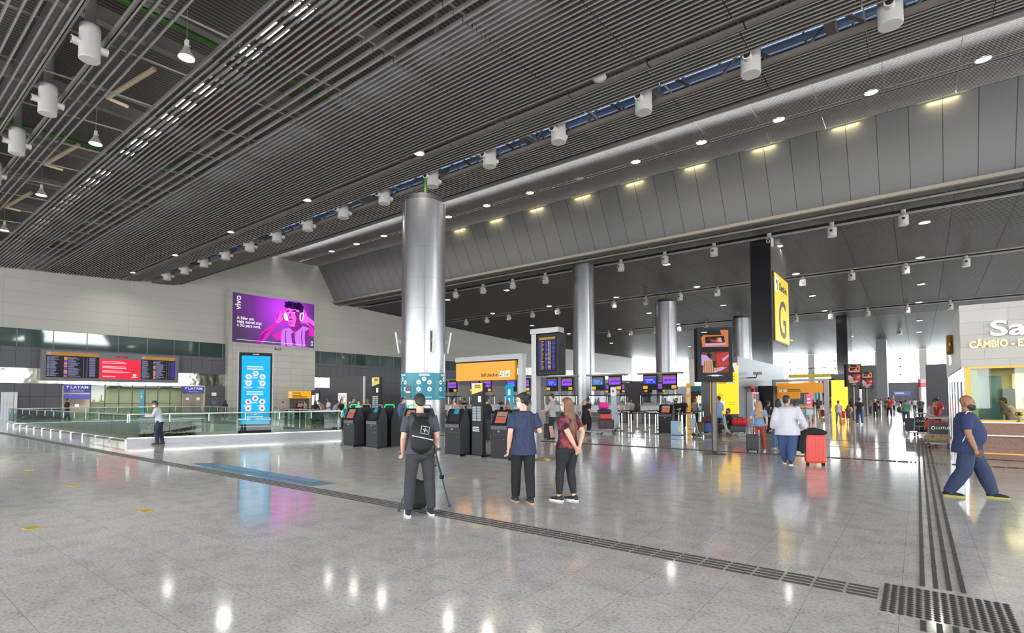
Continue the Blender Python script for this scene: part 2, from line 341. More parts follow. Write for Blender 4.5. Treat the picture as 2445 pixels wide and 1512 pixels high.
# roof steel, ducts and pipes above the open baffles
st = MB()
for x in np.arange(-60, 30, 6.44):
    st.box((x, 4.5, 14.55), (.3, 37, .5))
    st.box((x+3, 6.6, 13.75), (.12, 2.6, .12)); 
    for y in (12.2, 13.6): st.box((x+2.4, y, 14.2), (.1, .1, 1.6))
struct(st.build('trim_9', hexm('roof_steel_gray', 140, 135, 130, .5, metal=.3)))
pipe_red = hexm('pipe_red', 120, 24, 18, .45); pipe_green = hexm('pipe_green', 52, 104, 44, .45); duct = hexm('duct_gray', 92, 92, 96, .55)
def pipe_thing(label, cat, pts, r, m, n=10): b = MB(); b.tube(pts, r, n); return tag(b.build('ceiling_pipe' if r < .2 else 'air_duct', m), label, cat)
pipe_thing('red sprinkler pipe running above the baffles beside the near air drums', 'pipe', [(XW, 3.0, 14.4), (XE, 3.0, 14.4)], .09, pipe_red)
pipe_thing('red sprinkler pipe running above the widely spaced baffles', 'pipe', [(XW, 10.45, 14.6), (XE, 10.45, 14.6)], .07, pipe_red)
for k, x in enumerate((-18.7, -8.5, -31)): pipe_thing(['green pipe crossing above the air drum in the corner', 'green pipe crossing above the open baffles at the top edge', 'green pipe crossing high above the open baffles towards the wall'][k], 'pipe', [(x, -6, 13.55), (x, 16.6, 13.95)], .11, pipe_green)
pipe_thing('wide gray air duct above the near row of air drums', 'duct', [(XW+.1, 4.55, 14.75), (XE, 4.55, 14.75)], .45, duct, 16)
pipe_thing('blue gray duct seen in the skylight slot', 'duct', [(XW+.1, 21.75, 15.05), (XE, 21.75, 15.05)], .14, hexm('duct_blue', 150, 172, 214, .4), 14)
tz = MB(); 
for k in range(60):
    x = -60+1.5*k; z0 = 13.75; tz.box((x, 22.1, 15.2), (.07, 1.2, .1))
    if k % 2 == 0: tz.tube([(x, 20.9, 13.9), (x+1.2, 20.9, 15.1)], .05, 6); tz.tube([(x+1.2, 21.2, 15.1), (x+2.4, 21.2, 14.0)], .06, 6)
tz.box((-16, 22.5, 15.05), (91.8, .08, .12)); tz.box((-16, 22.68, 15.32), (91.8, .3, .06)); tz.tube([(XW+.1, 22.6, 14.85), (XE, 22.6, 14.85)], .04, 6); struct(tz.build('trim_13', hexm('truss_gray', 150, 146, 140, .5)))

# ---- unseen glazed east side, piers added to shape reflections in band glass and steel
b = MB()
for y in np.arange(-12, 150, 11.0): b.box((XE+.6, y, 7.0), (1.2, 2.4, 14.0))
b.box((XE+.6, 70, .6), (1.2, 168, 1.2)); b.box((XE+.6, 70, 12.4), (1.2, 168, 4.5)); b.box((XE+.6, 70, 6.6), (.3, 168, .35))
struct(b.build('wall_right_unseen', hexm('east_wall_paint', 120, 118, 114, .6)))

b = MB()
for x in np.arange(-60, 31, 6.5): b.box((x, YS-.6, 7.0), (1.3 if int(x) % 2 else 2.2, 1.2, 14.0))
b.box((-16, YS-.6, 12.0), (92, 1.2, 5.5)); b.box((-16, YS-.5, 5.0), (92, .3, .35)); b.box((-16, YS-.5, .4), (92, .6, .8)); struct(b.build('wall_back_unseen', hexm('south_wall_paint', 110, 108, 104, .6)))  # unseen south facade, piers and spandrel added to streak the steel reflections
# ================================================================== ceiling fixtures and columns
white = hexm('drum_white', 172, 168, 163, .45); white2 = hexm('nozzle_white', 184, 180, 174, .4); hole = hexm('nozzle_dark', 16, 16, 17, .6)
lamp_on = mat('lamp_lens', (1, .95, .85), .4, emit=(1.0, .93, .78), es=7.0); lamp_off = hexm('lamp_glass_off', 196, 200, 194, .25)
def make_drum(r, h, label, group, neck):
    t = thing('air_drum', label, 'air diffuser', (0, 0, -50), 0, group); b = MB()
    prof = [(r*.5, h*.5+neck), (r*.5, h*.5+.06), (r*.96, h*.5+.04)]
    for k in range(9): z = h*.5-h*k/9; prof += [(r*.99, z), (r, z-.02)]
    prof += [(r, -h*.5), (r*.985, -h*.5-.02), (r*.9, -h*.5-.022)]
    b.lathe(prof, n=20); b.build('drum_body', white, t)
    for a in (-90, 90):
        ca, sa = math.cos(math.radians(a)), math.sin(math.radians(a)); P = lambda d, z=-h*.5+min(.42, h*.55): (ca*d, sa*d, z)
        n = MB(); n.tube([P(r*.8), P(r*1.6), P(r*1.66)], [.42*r, .42*r, .46*r], 14); n.tube([P(r*1.65), P(r*1.675)], [.33*r, .33*r], 14, 1, caps=True)
        n.build('nozzle', [white2, hole], t)
    return t
def drum_row(ys, z, xs, r, h, where, group, rev=True):
    proto = None; n = len(xs)
    for i, x in enumerate(sorted(xs, reverse=True)):
        lab = 'white air drum, %s from the right in row %s' % (ORD[i], where)
        if proto is None: proto = make_drum(r, h, lab, group, {19.65: .3, 4.6: 1.8, 44.6: .45, 59.45: .3, 80.05: .45, 104: .5}[ys]); proto.location = (x, ys, z); o = proto
        else: o = dup(proto, (x, ys, z), None, lab)
SP = 3.86
drum_row(18.65+1.0, zc1(19.6)+.4, [-.36-4.02*k for k in range(15)], .33, 1.7, 'along the skylight slot', 'air drums along the skylight slot')
drum_row(4.6, 12.5, [-14.9, -19.65, -24.6, -29.6, -34.6], .27, 1.0, 'between near baffles by left edge', 'air drums between the near baffles')
drum_row(44.6, 13.75, [-.45-SP*k*1.09 for k in range(13)], .30, .6, 'just beyond the sloping gray soffit', 'air drums beyond the soffit')
drum_row(59.45, 13.2, [3.6-4.15*k for k in range(15)], .30, .6, 'amid the far ceiling', 'air drums in the middle of the far ceiling')
drum_row(80.05, 12.25, [3.3-4.02*k for k in range(12)], .30, .6, 'above the far hall', 'air drums above the far hall')
drum_row(104, 11.95, [14-8.0*k for k in range(6)], .4, .6, 'before the far windows', 'air drums before the far windows')
# recessed round lights
DL = bpy.data.lights.new('downlight', 'AREA'); DL.energy = 175; DL.color = (1, .93, .84); DL.shape = 'DISK'; DL.size = .75; DL.spread = math.radians(150)
DP = DL.copy(); DP.energy = 60; DP.size = .3
def down_light(t, l=None): o = bpy.data.objects.new('downlight', l or DL); COL.objects.link(o); o.location = (0, 0, -.12); o.parent = t
def lamp_row(y, z, xs, r, off, where, group, emi=lamp_on, depth_=.25):
    p = None; xs = sorted(xs, reverse=True)
    for i, x in enumerate(xs):
        lab = '%s ceiling light, %s from the right in row %s' % ('unlit round' if i in off else 'round', ORD[i], where)
        t = thing('round_ceiling_light', lab, 'ceiling light', (x, y, z), 0, group)
        b = MB(); b.lathe([(r*.6, depth_), (r*.95, depth_*.45), (r*1.08, 0), (r*1.08, -.03), (r*.98, -.03)], n=20, caps=False); b.build('housing', white2, t)
        b = MB(); b.lathe([(r*.97, -.015), (r*.6, -.04), (r*.05, -.05)], n=20); b.build('lens', lamp_off if i in off else emi, t)
        if i not in off: down_light(t)
lamp_row(17.12, zc1(17.1)+.06, [.7-9.72*k for k in range(7)], .24, {0, 1}, 'on the near plain beam', 'lights on the plain beam')
lamp_row(35.9, 19.1, [3.14-4.79*k for k in range(13)], .34, {5}, 'in the raised ceiling strip', 'lights in the raised strip')
lamp_row(48.1, zc3(48.1)-.02, [.72-9.6*k for k in range(6)], .34, set(), 'past the soffit drums', 'lights past the soffit drums')
lamp_row(58.0, zc3(58)-.02, [.5-9.7*k for k in range(6)], .33, set(), 'beside the mid ceiling drums', 'lights beside the mid ceiling drums')
lamp_row(69.0, zc3(69)-.02, [.6-9.9*k for k in range(6)], .34, set(), 'between the two far drum rows', 'lights between the far drum rows')
lamp_row(79.0, zc3(79)-.02, [.4-9.7*k for k in range(6)], .34, set(), 'beside the last drum row', 'lights beside the last drum row')
lamp_row(95.0, 12.6, [.5-9.7*k for k in range(6)], .36, set(), 'over the distant crowd', 'lights over the distant crowd')
lamp_row(112.0, 12.6, [.5-9.7*k for k in range(5)], .36, set(), 'nearest the far windows', 'lights near the far windows')
# high-bay pendants hanging in the wide gap of the baffles
for i, x in enumerate([-18.15, -27.4, -36.6, -46.1]):
    t = thing('high_bay_pendant', 'lit bell pendant lamp between baffles, %s from the top of the row' % ORD[i], 'pendant lamp', (x, 6.7, 12.55), 0, 'bell pendants between the baffles')
    b = MB(); b.lathe([(.10, .52), (.13, .40), (.2, .26), (.3, .1), (.34, 0), (.345, -.02)], n=24, caps=False); b.build('reflector', mat('pendant_aluminium', s2l(150, 146, 138), .5, .2), t)
    b = MB(); b.box((0, 0, .66), (.2, .14, .3), bevel=.02); b.tube([(0, 0, .8), (0, 0, 2.2)], .015, 6); b.build('ballast_box', white, t)
    b = MB(); b.lathe([(.33, .0), (.2, -.03), (.01, -.04)], n=24); b.build('lens', lamp_on, t)
    b = MB(); b.tube([(-.2, -.1, .5), (-.1, .12, .55), (.1, .12, .58)], .018, 6); b.build('bracket', hexm('pendant_bracket', 190, 160, 110, .4), t)
    # slanted pale conduit next to each lamp
    down_light(t, DP); t.scale = (.7, .7, .7)
for i in range(4):
    x = -21.5-9.3*i; b = MB(); b.tube([(x, 6.9, 13.6), (x-2.6, 6.2, 13.15)], .09, 8); b.tube([(x-2.6, 6.2, 13.15), (x-2.7, 6.9, 13.15)], .07, 8)
    tag(b.build('slanted_conduit', hexm('conduit_cream', 206, 190, 160, .5)), 'pale slanted conduit beyond the %s bell pendant' % ORD[i], 'conduit', 'slanted conduits between the baffles')
# warm cove strips washing the soffit top
for i in range(10):
    x = 1.6-4.79*2*.5*i; t = MB(); t.box((x, 38.93, 19.13), (2.3, .12, .07)); 
    if i % 1 == 0: tag(t.build('cove_light', mat('cove_lens', (1, .9, .5), .4, emit=(1, .86, .42), es=2.6)), 'warm cove light strip over the soffit edge, %s from the right' % ORD[i], 'cove light', 'cove light strips over the soffit')
    l = bpy.data.lights.new('cove_glow', 'AREA'); l.energy = 26; l.color = (1, .85, .45); l.shape = 'RECTANGLE'; l.size = 1.4; l.size_y = .1
    lo = bpy.data.objects.new('cove_glow', l); COL.objects.link(lo); lo.location = (x, 38.95, 18.95); lo.rotation_euler = (math.radians(20), 0, 0)
# ---- columns
brushed = mat('brushed_steel_cladding', s2l(160, 160, 163), .28, .95); q = NT(brushed)
nn = q.noise(q.coords((60, 60, .6)), 1.5, 3); mr = q.n('ShaderNodeMapRange'); mr.inputs['To Min'].default_value = .22; mr.inputs['To Max'].default_value = .40; q.l(nn, mr.inputs['Value']); q.l(mr.outputs[0], q.b.inputs['Roughness'])
seam = hexm('cladding_seam', 110, 110, 112, .5)
def column(name, x, y, r, top, label, hs, step):
    t = thing('steel_column', label, 'column', (x, y, 0)); t['kind'] = 'structure'
    b = MB(); b.lathe([(r, 0), (r, top)], n=64); b.build('cladding', brushed, t)
    b = MB(); z = step
    while z < top: b.lathe([(r+.004, z-.006), (r+.006, z), (r+.004, z+.006)], n=64, caps=False); z += step
    for k in range(6): a = k*math.pi/3+.35; b.box(((r+.002)*math.cos(a), (r+.002)*math.sin(a), top/2), (.014, .014, top), a)
    b.build('cladding_seam', seam, t)
    b = MB(); b.lathe([(r*.8, top), (r*.8, top+.35)], n=32); b.tube([(.1, 0, top), (.1, 0, top+1.4)], .09, 8, 1); b.build('column_head', [hexm('column_head_dark', 40, 40, 42, .6), pipe_green], t)
    return t
C1 = column('c', -20.15, 18.75, 1.115, 11.75, 'large brushed steel column with turquoise band behind the kiosks', 0, 1.55)
C2 = column('c', -25.35, 44.4, 1.03, 14.55, 'tall brushed steel column under the soffit edge behind the check-in row', 0, 1.95)
C3 = column('c', -23.0, 59.4, 1.18, 12.75, 'shorter brushed steel column behind the last two counters', 0, 1.95)
C4 = column('c', -18.6, 75, 1.15, 12.3, 'brushed steel column half hidden by the black square pillar', 0, 1.95)
C5 = column('c', -29.4, 118, .9, 12.0, 'slim distant steel column beside the pale end wall', 0, 2.4)
teal = s2l(0, 132, 150); tealm = mat('teal_wrap', teal, .35)
hexw = hexm('icon_white', 240, 244, 246, .5); hexr = hexm('icon_plum', 110, 60, 90, .5)
def arc_patch(b, r, a0, a1, z0, z1, n=8, mi=0):
    vs = []; 
    for k in range(n+1): a = a0+(a1-a0)*k/n; vs += [(r*math.cos(a), r*math.sin(a), z0), (r*math.cos(a), r*math.sin(a), z1)]
    b.add(vs, [(2*k, 2*k+2, 2*k+3, 2*k+1) for k in range(n)], mi, True)
tealstrip = MB(); arc_patch(tealstrip, 1.13, 0, 2*math.pi, 1.62, 2.98, 64); tw = tealstrip.build('turquoise_band', tealm, C1)
CA = math.atan2(-18.75, 20.15)      # towards the viewer
ic = MB()
def colhex(a, z, s, mi=0, pm=1):
    r = 1.136; ps = []
    for k in range(6): t_ = math.pi/6+k*math.pi/3; aa = a+s*math.cos(t_)/1.13; ps.append((r*math.cos(aa), r*math.sin(aa), z+s*math.sin(t_)))
    ic.add([(r*math.cos(a), r*math.sin(a), z)]+ps, [(0, k+1, (k+1) % 6+1) for k in range(6)], mi)
    r2 = 1.142; ic.add([(r2*math.cos(a+dx/1.13), r2*math.sin(a+dx/1.13), z+dz) for dx, dz in ((-.055, -.02), (.055, -.02), (.055, .025), (-.055, .025))], [(0, 1, 2, 3)], 2 if pm == 1 else 1)
for base in (-.12, .95, -1.3):
    pl_ = 2 if base > .5 else 1
    for dx, z in ((0, 2.66), (-.33, 2.5), (.3, 2.5), (-.33, 2.16), (.3, 2.16)): colhex(CA+base+dx*.75+.16, z, .125, 0, pl_)
    for z, w_ in ((2.90, .22), (2.84, .25), (1.76, .34)): arc_patch(ic, 1.136, CA+base+.16-w_, CA+base+.16+w_, z-.018, z+.018, 6, 0)
ic.build('icon_print', [hexw, hexr, hexm('icon_teal', 90, 170, 190)], C1)
ic = MB(); arc_patch(ic, 1.15, CA-.86, CA-.56, 1.66, 2.34, 4, 0); arc_patch(ic, 1.155, CA-.84, CA-.58, 1.98, 2.06, 4, 1); ic.build('notice_plate', [hexm('notice_slate', 70, 80, 86, .4), hexw], C1)
# flat speaker panels clamped on the big column
for k, (a, lab) in enumerate([(CA-1.62, 'slim white panel speaker on the side of the big column facing the wall'), (CA+.42, 'slim white panel speaker on the front of the big column'), (CA+1.5, 'slim white panel speaker on the far side edge of the big column')]):
    p = Vector((C1.location.x+1.32*math.cos(a), C1.location.y+1.32*math.sin(a), 4.55)); t = thing('panel_speaker', lab, 'speaker', p, a, 'speakers on the big column')
    b = MB(); vs = []; b.box((0, 0, 0), (.09, .22, 1.1), bevel=.02); o = b.build('panel', hexm('speaker_white', 214, 214, 214, .4), t); o.rotation_euler = (0, math.radians(9), 0)
    b = MB(); b.box((-.12, 0, .05), (.2, .12, .22)); b.build('bracket', hexm('speaker_bracket', 150, 150, 152, .4), t)
# ---- black stone square pillars
blk = mat('black_polished_stone', s2l(24, 24, 27), .12, 0, spec=.6); q = NT(blk)
gstone = panel_mat('pillar_gray_stone', s2l(96, 94, 90), s2l(90, 88, 84), s2l(50, 50, 50), 2.5, 3.1, .02, .14, 'YZ', 0, .7)
def gpillar(x0, y0, w, d, top, label, ltxt):
    t = thing('square_pillar', label, 'pillar', (x0, y0, 0)); t['kind'] = 'structure'
    b = MB(); b.box((w/2, d/2, top/2), (w, d, top)); b.build('stone_shaft', blk if ltxt != 'E' else hexm('gray_stone_shaft', 120, 122, 126, .4), t)
    b = MB(); b.box((w+.02, d/2, top/2), (.05, d, top)); b.build('stone_face', gstone if ltxt != 'E' else hexm('pale_stone_face', 176, 176, 174, .4), t)
    return t
G = gpillar(-10.2, 44.2, 1.45, 6.0, 14.0, 'big black stone pillar carrying the yellow letter G sign', 'G')
G2 = gpillar(-8.34, 81.5, 1.2, 6, 12.5, 'distant dark square pillar between the far windows', 'F')
G3 = gpillar(-5.96, 120, 1.55, 4, 12.5, 'slim gray pillar before the far windows', 'E')
yel = mat('sign_yellow', s2l(222, 182, 30), .5, emit=s2l(230, 190, 50), es=.12); ink = hexm('sign_ink', 56, 56, 54, .5)
t = thing('hanging_sign', 'tall yellow check-in sign with large letter G on the black pillar', 'sign', (-8.66, 47.4, 0), math.pi/2)
b = MB(); b.box((0, .05, 8.8), (5.6, .2, 5.5)); b.build('sign_box', hexm('sign_box_black', 30, 30, 32, .4), t)
b = MB(); b.box((0, -.07, 8.8), (5.45, .06, 5.3)); b.build('sign_panel', yel, t)
text('G', 4.3, ink, t, (.0, -.11, 6.55), 0, 'letter', 'CENTER', .01, .02)
text('Check-in', .84, ink, t, (-1.2, -.11, 10.3), 0, 'lettering', 'LEFT', .01, .01)
b = MB(); b.box((-2.0, -.11, 10.6), (1.1, .02, 1.15)); b.box((-2.05, -.125, 10.8), (.5, .01, .3), 0, 1); b.box((-1.9, -.125, 10.4), (.2, .01, .5), 0, 1); b.build('pictogram', [hexw, ink], t)
# ================================================================== screens, boards and signs
def poly(b, pts, y, mi=0): b.add([(p[0], y, p[1]) for p in pts], [tuple(range(len(pts)))], mi)
def rect(b, x0, z0, x1, z1, y, mi=0): b.add([(x0, y, z0), (x1, y, z0), (x1, y, z1), (x0, y, z1)], [(0, 1, 2, 3)], mi)
def disc(b, x, z, r, y, mi=0, n=14, rz=None): poly(b, [(x+r*math.cos(2*math.pi*k/n), z+(rz or r)*math.sin(2*math.pi*k/n)) for k in range(n)], y, mi)
def lines(b, x, z, w, n, dz, h, y, mi, seed=1, lo=.4):
    r = random.Random(seed)
    for k in range(n): rect(b, x, z-k*dz-h, x+w*r.uniform(lo, 1), z-k*dz, y, mi)
wtxt = glow('screen_white', 244, 244, 250, 1.0); blackscr = glow('screen_black', 16, 16, 22, 1.0); bez = hexm('bezel_black', 15, 15, 18, .45, spec=.2); steelf = mat('stainless_frame', s2l(128, 127, 126), .42, .75); gfr = hexm('sign_frame_gray', 150, 148, 146, .4)
# ---- large advertising screen on the pier
t = thing('advertising_screen', 'large purple advertising screen of a man in white headphones on the wall', 'screen', (XW+.66, 27.87, 8.2), math.pi/2)
b = MB(); b.box((5.1, .05, 2.83), (10.75, .2, 6.2)); b.build('screen_frame', hexm('screen_frame_gray', 158, 156, 152, .4, metal=.3), t)
pm = mat('advert_purple', (.01, .01, .01), .3); q = NT(pm); sx = q.n('ShaderNodeSeparateXYZ'); tc = q.n('ShaderNodeTexCoord'); q.l(tc.outputs['Object'], sx.inputs[0])
vm = q.n('ShaderNodeVectorMath', operation='DISTANCE'); cbx = q.n('ShaderNodeCombineXYZ'); q.l(sx.outputs[0], cbx.inputs[0]); q.l(sx.outputs[2], cbx.inputs[2]); q.l(cbx.outputs[0], vm.inputs[0]); vm.inputs[1].default_value = (6.0, 0, 4.4)
dv = q.n('ShaderNodeMath', operation='DIVIDE'); q.l(vm.outputs['Value'], dv.inputs[0]); dv.inputs[1].default_value = 6.2
rp = q.ramp(dv.outputs[0], [(0, s2l(200, 50, 245)), (.3, s2l(150, 26, 190)), (.6, s2l(92, 16, 120)), (1, s2l(50, 14, 66))]); q.l(rp.outputs[0], q.b.inputs['Emission Color']); q.b.inputs['Emission Strength'].default_value = .95
b = MB(); rect(b, 0, 0, 10.2, 5.65, -.06); b.build('screen', pm, t)
def UV(pts):                      # measured on the picture of the screen
    o = []
    for x, y in pts:
        u = (x-172)/1620; top = 170+245*u; bot = 1155+135*u; o.append((10.2*u, 5.65*(1-(y-top)/(bot-top))))
    return o
pink = glow('advert_pink', 255, 90, 210, 1.35); hot = glow('advert_magenta', 226, 30, 186, 1.1); dkp = glow('advert_dark', 42, 12, 70); lav = glow('advert_lavender', 205, 120, 235, 1.1); lav2 = glow('advert_fold', 130, 40, 165); mag2 = glow('advert_shade', 150, 20, 150); wh = glow('advert_white', 250, 235, 255, 1.3)
b = MB()
poly(b, UV([(585, 1185), (720, 960), (960, 760), (1040, 790), (900, 960), (760, 1150), (740, 1190)]), -.068, 1)          # raised forearm
poly(b, UV([(900, 1020), (1130, 900), (1200, 960), (1110, 1100), (1000, 1120)]), -.068, 1)
poly(b, UV([(960, 760), (985, 640), (1100, 520), (1165, 470), (1150, 560), (1080, 640), (1130, 700), (1040, 790)]), -.070, 0)   # hand
poly(b, UV([(1040, 790), (1130, 690), (1235, 760), (1170, 780)]), -.069, 1)
poly(b, UV([(1795, 760), (1640, 650), (1600, 560), (1530, 445), (1560, 640), (1480, 770), (1620, 800), (1795, 930)]), -.070, 0)
poly(b, UV([(1640, 890), (1795, 900), (1795, 1060), (1720, 1050), (1660, 1010)]), -.068, 1)
poly(b, UV([(1090, 1230), (1085, 1020), (1130, 900), (1280, 880), (1480, 850), (1540, 845), (1690, 890), (1640, 1100), (1660, 1270), (1080, 1228)]), -.072, 3)
poly(b, UV([(1260, 880), (1290, 860), (1480, 780), (1540, 850), (1400, 960), (1340, 950)]), -.074, 4)
for x0 in (1180, 1370, 1520, 1600): poly(b, UV([(x0, 930), (x0+18, 930), (x0+5, 1080), (x0+30, 1240), (x0+8, 1240), (x0-16, 1080)]), -.0745, 5)
poly(b, UV([(1195, 520), (1250, 460), (1420, 450), (1500, 560), (1490, 740), (1430, 830), (1330, 860), (1260, 840), (1225, 740), (1200, 640)]), -.076, 0)  # face
poly(b, UV([(1360, 560), (1500, 560), (1490, 740), (1430, 830), (1370, 840), (1400, 700)]), -.077, 4)
poly(b, UV([(1140, 600), (1175, 560), (1215, 640), (1235, 740), (1180, 735), (1145, 690)]), -.079, 6); poly(b, UV([(1465, 640), (1490, 565), (1545, 560), (1560, 660), (1530, 740), (1475, 735)]), -.079, 6)
poly(b, UV([(1495, 640), (1515, 580), (1540, 620), (1525, 720), (1500, 720)]), -.081, 5)
for cx, cyy, r in ((1240, 420, 70), (1320, 390, 85), (1420, 400, 85), (1490, 470, 70), (1190, 440, 45), (1500, 540, 45), (1180, 380, 30), (1250, 365, 45), (1390, 450, 60), (1460, 400, 60)):
    (x, z), = UV([(cx, cyy)]); z = min(z, 5.6-.0062*r*.95); disc(b, x, z, .0063*r, -.083, 2, 12, .0057*r)
for p in ([(1195, 535), (1250, 520), (1250, 545), (1200, 570)], [(1310, 530), (1395, 525), (1390, 560), (1320, 560)]): poly(b, UV(p), -.085, 2)
poly(b, UV([(1240, 715), (1275, 690), (1325, 705), (1300, 750), (1260, 745)]), -.085, 2); poly(b, UV([(1262, 560), (1290, 640), (1250, 655)]), -.085, 4)
poly(b, UV([(585, 1185), (640, 1080), (760, 960), (900, 880), (780, 1010), (690, 1190)]), -.069, 4); poly(b, UV([(1795, 860), (1700, 790), (1620, 760), (1795, 930)]), -.0715, 4); poly(b, UV([(985, 640), (1060, 560), (1020, 690), (990, 760)]), -.0712, 1)
for q_ in ([(1105, 515), (1165, 470), (1158, 500), (1105, 545)], [(1085, 560), (1150, 530), (1145, 550), (1085, 590)], [(1545, 500), (1560, 500), (1590, 600), (1575, 610)]): poly(b, UV(q_), -.0713, 1)
poly(b, UV([(1210, 640), (1240, 655), (1235, 700), (1220, 720)]), -.0775, 1); poly(b, UV([(1250, 770), (1330, 770), (1320, 800), (1270, 800)]), -.0775, 1); poly(b, UV([(1220, 575), (1245, 562), (1265, 575), (1243, 588)]), -.086, 6); poly(b, UV([(1325, 572), (1355, 560), (1382, 575), (1352, 588)]), -.086, 6); disc(b, *UV([(1244, 575)])[0], .055, -.087, 2, 8); disc(b, *UV([(1354, 574)])[0], .055, -.087, 2, 8); poly(b, UV([(1258, 722), (1300, 715), (1310, 728), (1265, 735)]), -.0865, 6)
poly(b, UV([(1290, 1000), (1350, 960), (1380, 1230), (1330, 1235)]), -.0742, 4); poly(b, UV([(1590, 960), (1690, 890), (1640, 1100), (1655, 1265), (1600, 1262)]), -.0742, 4)
b.build('portrait', [pink, hot, dkp, lav, mag2, lav2, wh], t)
v_ = text('vivo', .98, wtxt, t, (.9, -.08, 3.75), 0, 'logo', 'LEFT', .004, .012, ry=-math.pi/2)
for i, s_ in enumerate(('A líder em', 'rede móvel traz', 'o 5G para você.')): text(s_, .5, wtxt, t, (.48, -.08, 2.66-.42*i), 0, 'slogan', 'LEFT', .004, .01, width=(1.95, 2.85, 2.77)[i])
b = MB(); lines(b, .5, .34, 8.6, 1, 1, .05, -.09, 0, 2, .99); rect(b, 9.75, .3, 10.02, .85, -.09, 0); rect(b, 9.81, .4, 9.96, .75, -.095, 1); b.build('small_print', [wtxt, dkp], t)
t2 = thing('wall_plate', 'small black name plate on the pier below the purple screen', 'plate', (XW+.68, 33.3, 7.75), math.pi/2)
b = MB(); b.box((0, 0, 0), (.72, .06, .22)); rect(b, -.28, -.03, .28, .03, -.035, 1); b.build('plate', [bez, hexw], t2)
# ---- flight board with the red notice
t = thing('flight_board', 'wide gray flight board with red notice panel in the middle above the airline offices', 'flight board', (XW+.5, 11.6, 3.6), math.pi/2)
b = MB(); b.box((5.45, .2, 1.22), (11.0, .6, 2.75), bevel=.03); b.build('board_case', hexm('board_gray', 96, 96, 100, .4), t)
scrn = glow('board_screen', 34, 36, 42); amber = glow('board_amber', 176, 128, 60); viol = glow('board_violet', 88, 70, 200, 1.1); redn = glow('notice_red', 236, 44, 70, 1.1); oran = glow('board_orange', 230, 150, 90)
b = MB()
for x0 in (.3, 7.55):
    rect(b, x0, .12, x0+(3.85 if x0 < 1 else 3.05), 2.42, -.11, 0); rect(b, x0, 2.1, x0+(3.85 if x0 < 1 else 3.05), 2.42, -.115, 1); rect(b, x0+.08, 2.16, x0+.3, 2.36, -.12, 2)
    for k in range(18):
        z = 1.98-.1*k; rr = random.Random(k+int(x0)); sc = .85 if x0 > 1 else 1
        rect(b, x0+.06, z-.045, x0+.26, z, -.118, 2); rect(b, x0+.3*sc, z-.045, x0+(.55+.35*rr.random())*sc, z, -.118, 2)
        rect(b, x0+1.25*sc, z-.075, x0+1.5*sc, z+.01, -.118, 3 if rr.random() < .65 else 4)
        rect(b, x0+1.55*sc, z-.045, x0+(1.9+.6*rr.random())*sc, z, -.118, 2); rect(b, x0+2.65*sc, z-.045, x0+2.7*sc, z, -.118, 2); rect(b, x0+2.9*sc, z-.045, x0+2.95*sc, z, -.118, 2); rect(b, x0+3.1*sc, z-.045, x0+3.55*sc, z, -.118, 3 if x0 > 1 else 2)
b.build('flight_list', [scrn, amber, glow('board_text', 150, 150, 186), viol, oran], t)
b = MB(); rect(b, 4.2, .06, 7.5, 1.98, -.12, 0); lines(b, 4.4, 1.75, 2.4, 2, .14, .05, -.125, 1, 5, .3); lines(b, 4.4, 1.3, 2.2, 2, .14, .05, -.125, 1, 6, .3); lines(b, 4.4, .9, 2.3, 2, .14, .05, -.125, 1, 8, .6); lines(b, 4.4, .36, 1.2, 2, .08, .03, -.125, 1, 9, .8)
rect(b, 6.9, .38, 7.15, .6, -.125, 1); rect(b, 6.75, .26, 7.3, .31, -.125, 1); b.build('notice', [redn, wtxt], t)
b = MB(); lines(b, 5.4, 2.28, .45, 1, 1, .12, -.125, 0, 3, .99); lines(b, 5.95, 2.28, .5, 1, 1, .12, -.125, 0, 4, .99); b.build('clock_digits', glow('led_red', 190, 30, 30), t)
# ---- airline offices under the board
lat_blue = mat('airline_blue', s2l(52, 52, 120), .4, emit=s2l(70, 70, 160), es=.25)
def latam(y0, y1, lab):
    t = thing('airline_sign', lab, 'sign', (XW+.1, y0, 2.38), math.pi/2); w = y1-y0
    b = MB(); b.box((w/2, .04, .36), (w, .12, .78)); b.build('sign_panel', lat_blue, t)
    text('LATAM', .34, wtxt, t, (w*.24, -.04, .36), 0, 'lettering', 'LEFT', .004, .003, width=w*.66)
    b = MB(); poly(b, [(w*.08, .55), (w*.2, .66), (w*.17, .55), (w*.12, .34), (w*.12, .5)], -.03, 0); poly(b, [(w*.12, .58), (w*.2, .66), (w*.17, .6)], -.035, 1); b.build('logo', [wtxt, redn], t)
    text('Voegol | Ticket Sales' if False else 'Vendas | Ticket Sales', .12, wtxt, t, (w*.5, -.04, .1), 0, 'small_lettering', 'CENTER', .003)
latam(13.3, 15.25, 'blue airline sign over the open office doorway at the left'); latam(23.15, 25.25, 'blue airline sign over the closed double door')
office = MB(); office.box((XW-2.6, 19.3, 1.5), (.1, 12.2, 3.0)); office.box((XW-1.2, 13.25, 1.5), (2.6, .1, 3)); office.box((XW-1.2, 25.35, 1.5), (2.6, .1, 3)); office.box((XW-1.35, 19.3, 3.0), (2.5, 12.2, .1)); office.box((XW-1.2, 19.3, .015), (2.7, 12.2, .03))
struct(office.build('wall_office', hexm('office_back', 176, 168, 152, .6)))
of = MB(); 
for y in np.linspace(15.3, 23.1, 8): of.box((XW+.02, y, 1.6), (.06, .08, 3.1))
for z in (1.3, 3.05): of.box((XW+.02, 19.2, z), (.06, 7.8, .07))
og = MB(); og.box((XW, 19.2, 1.5), (.03, 7.8, 3.0)); g9 = struct(og.build('window_9', glass_mat('office_glass', (.62, .72, .68), .1))); of.build('window_frame', hexm('office_frame', 96, 98, 98, .4), g9)
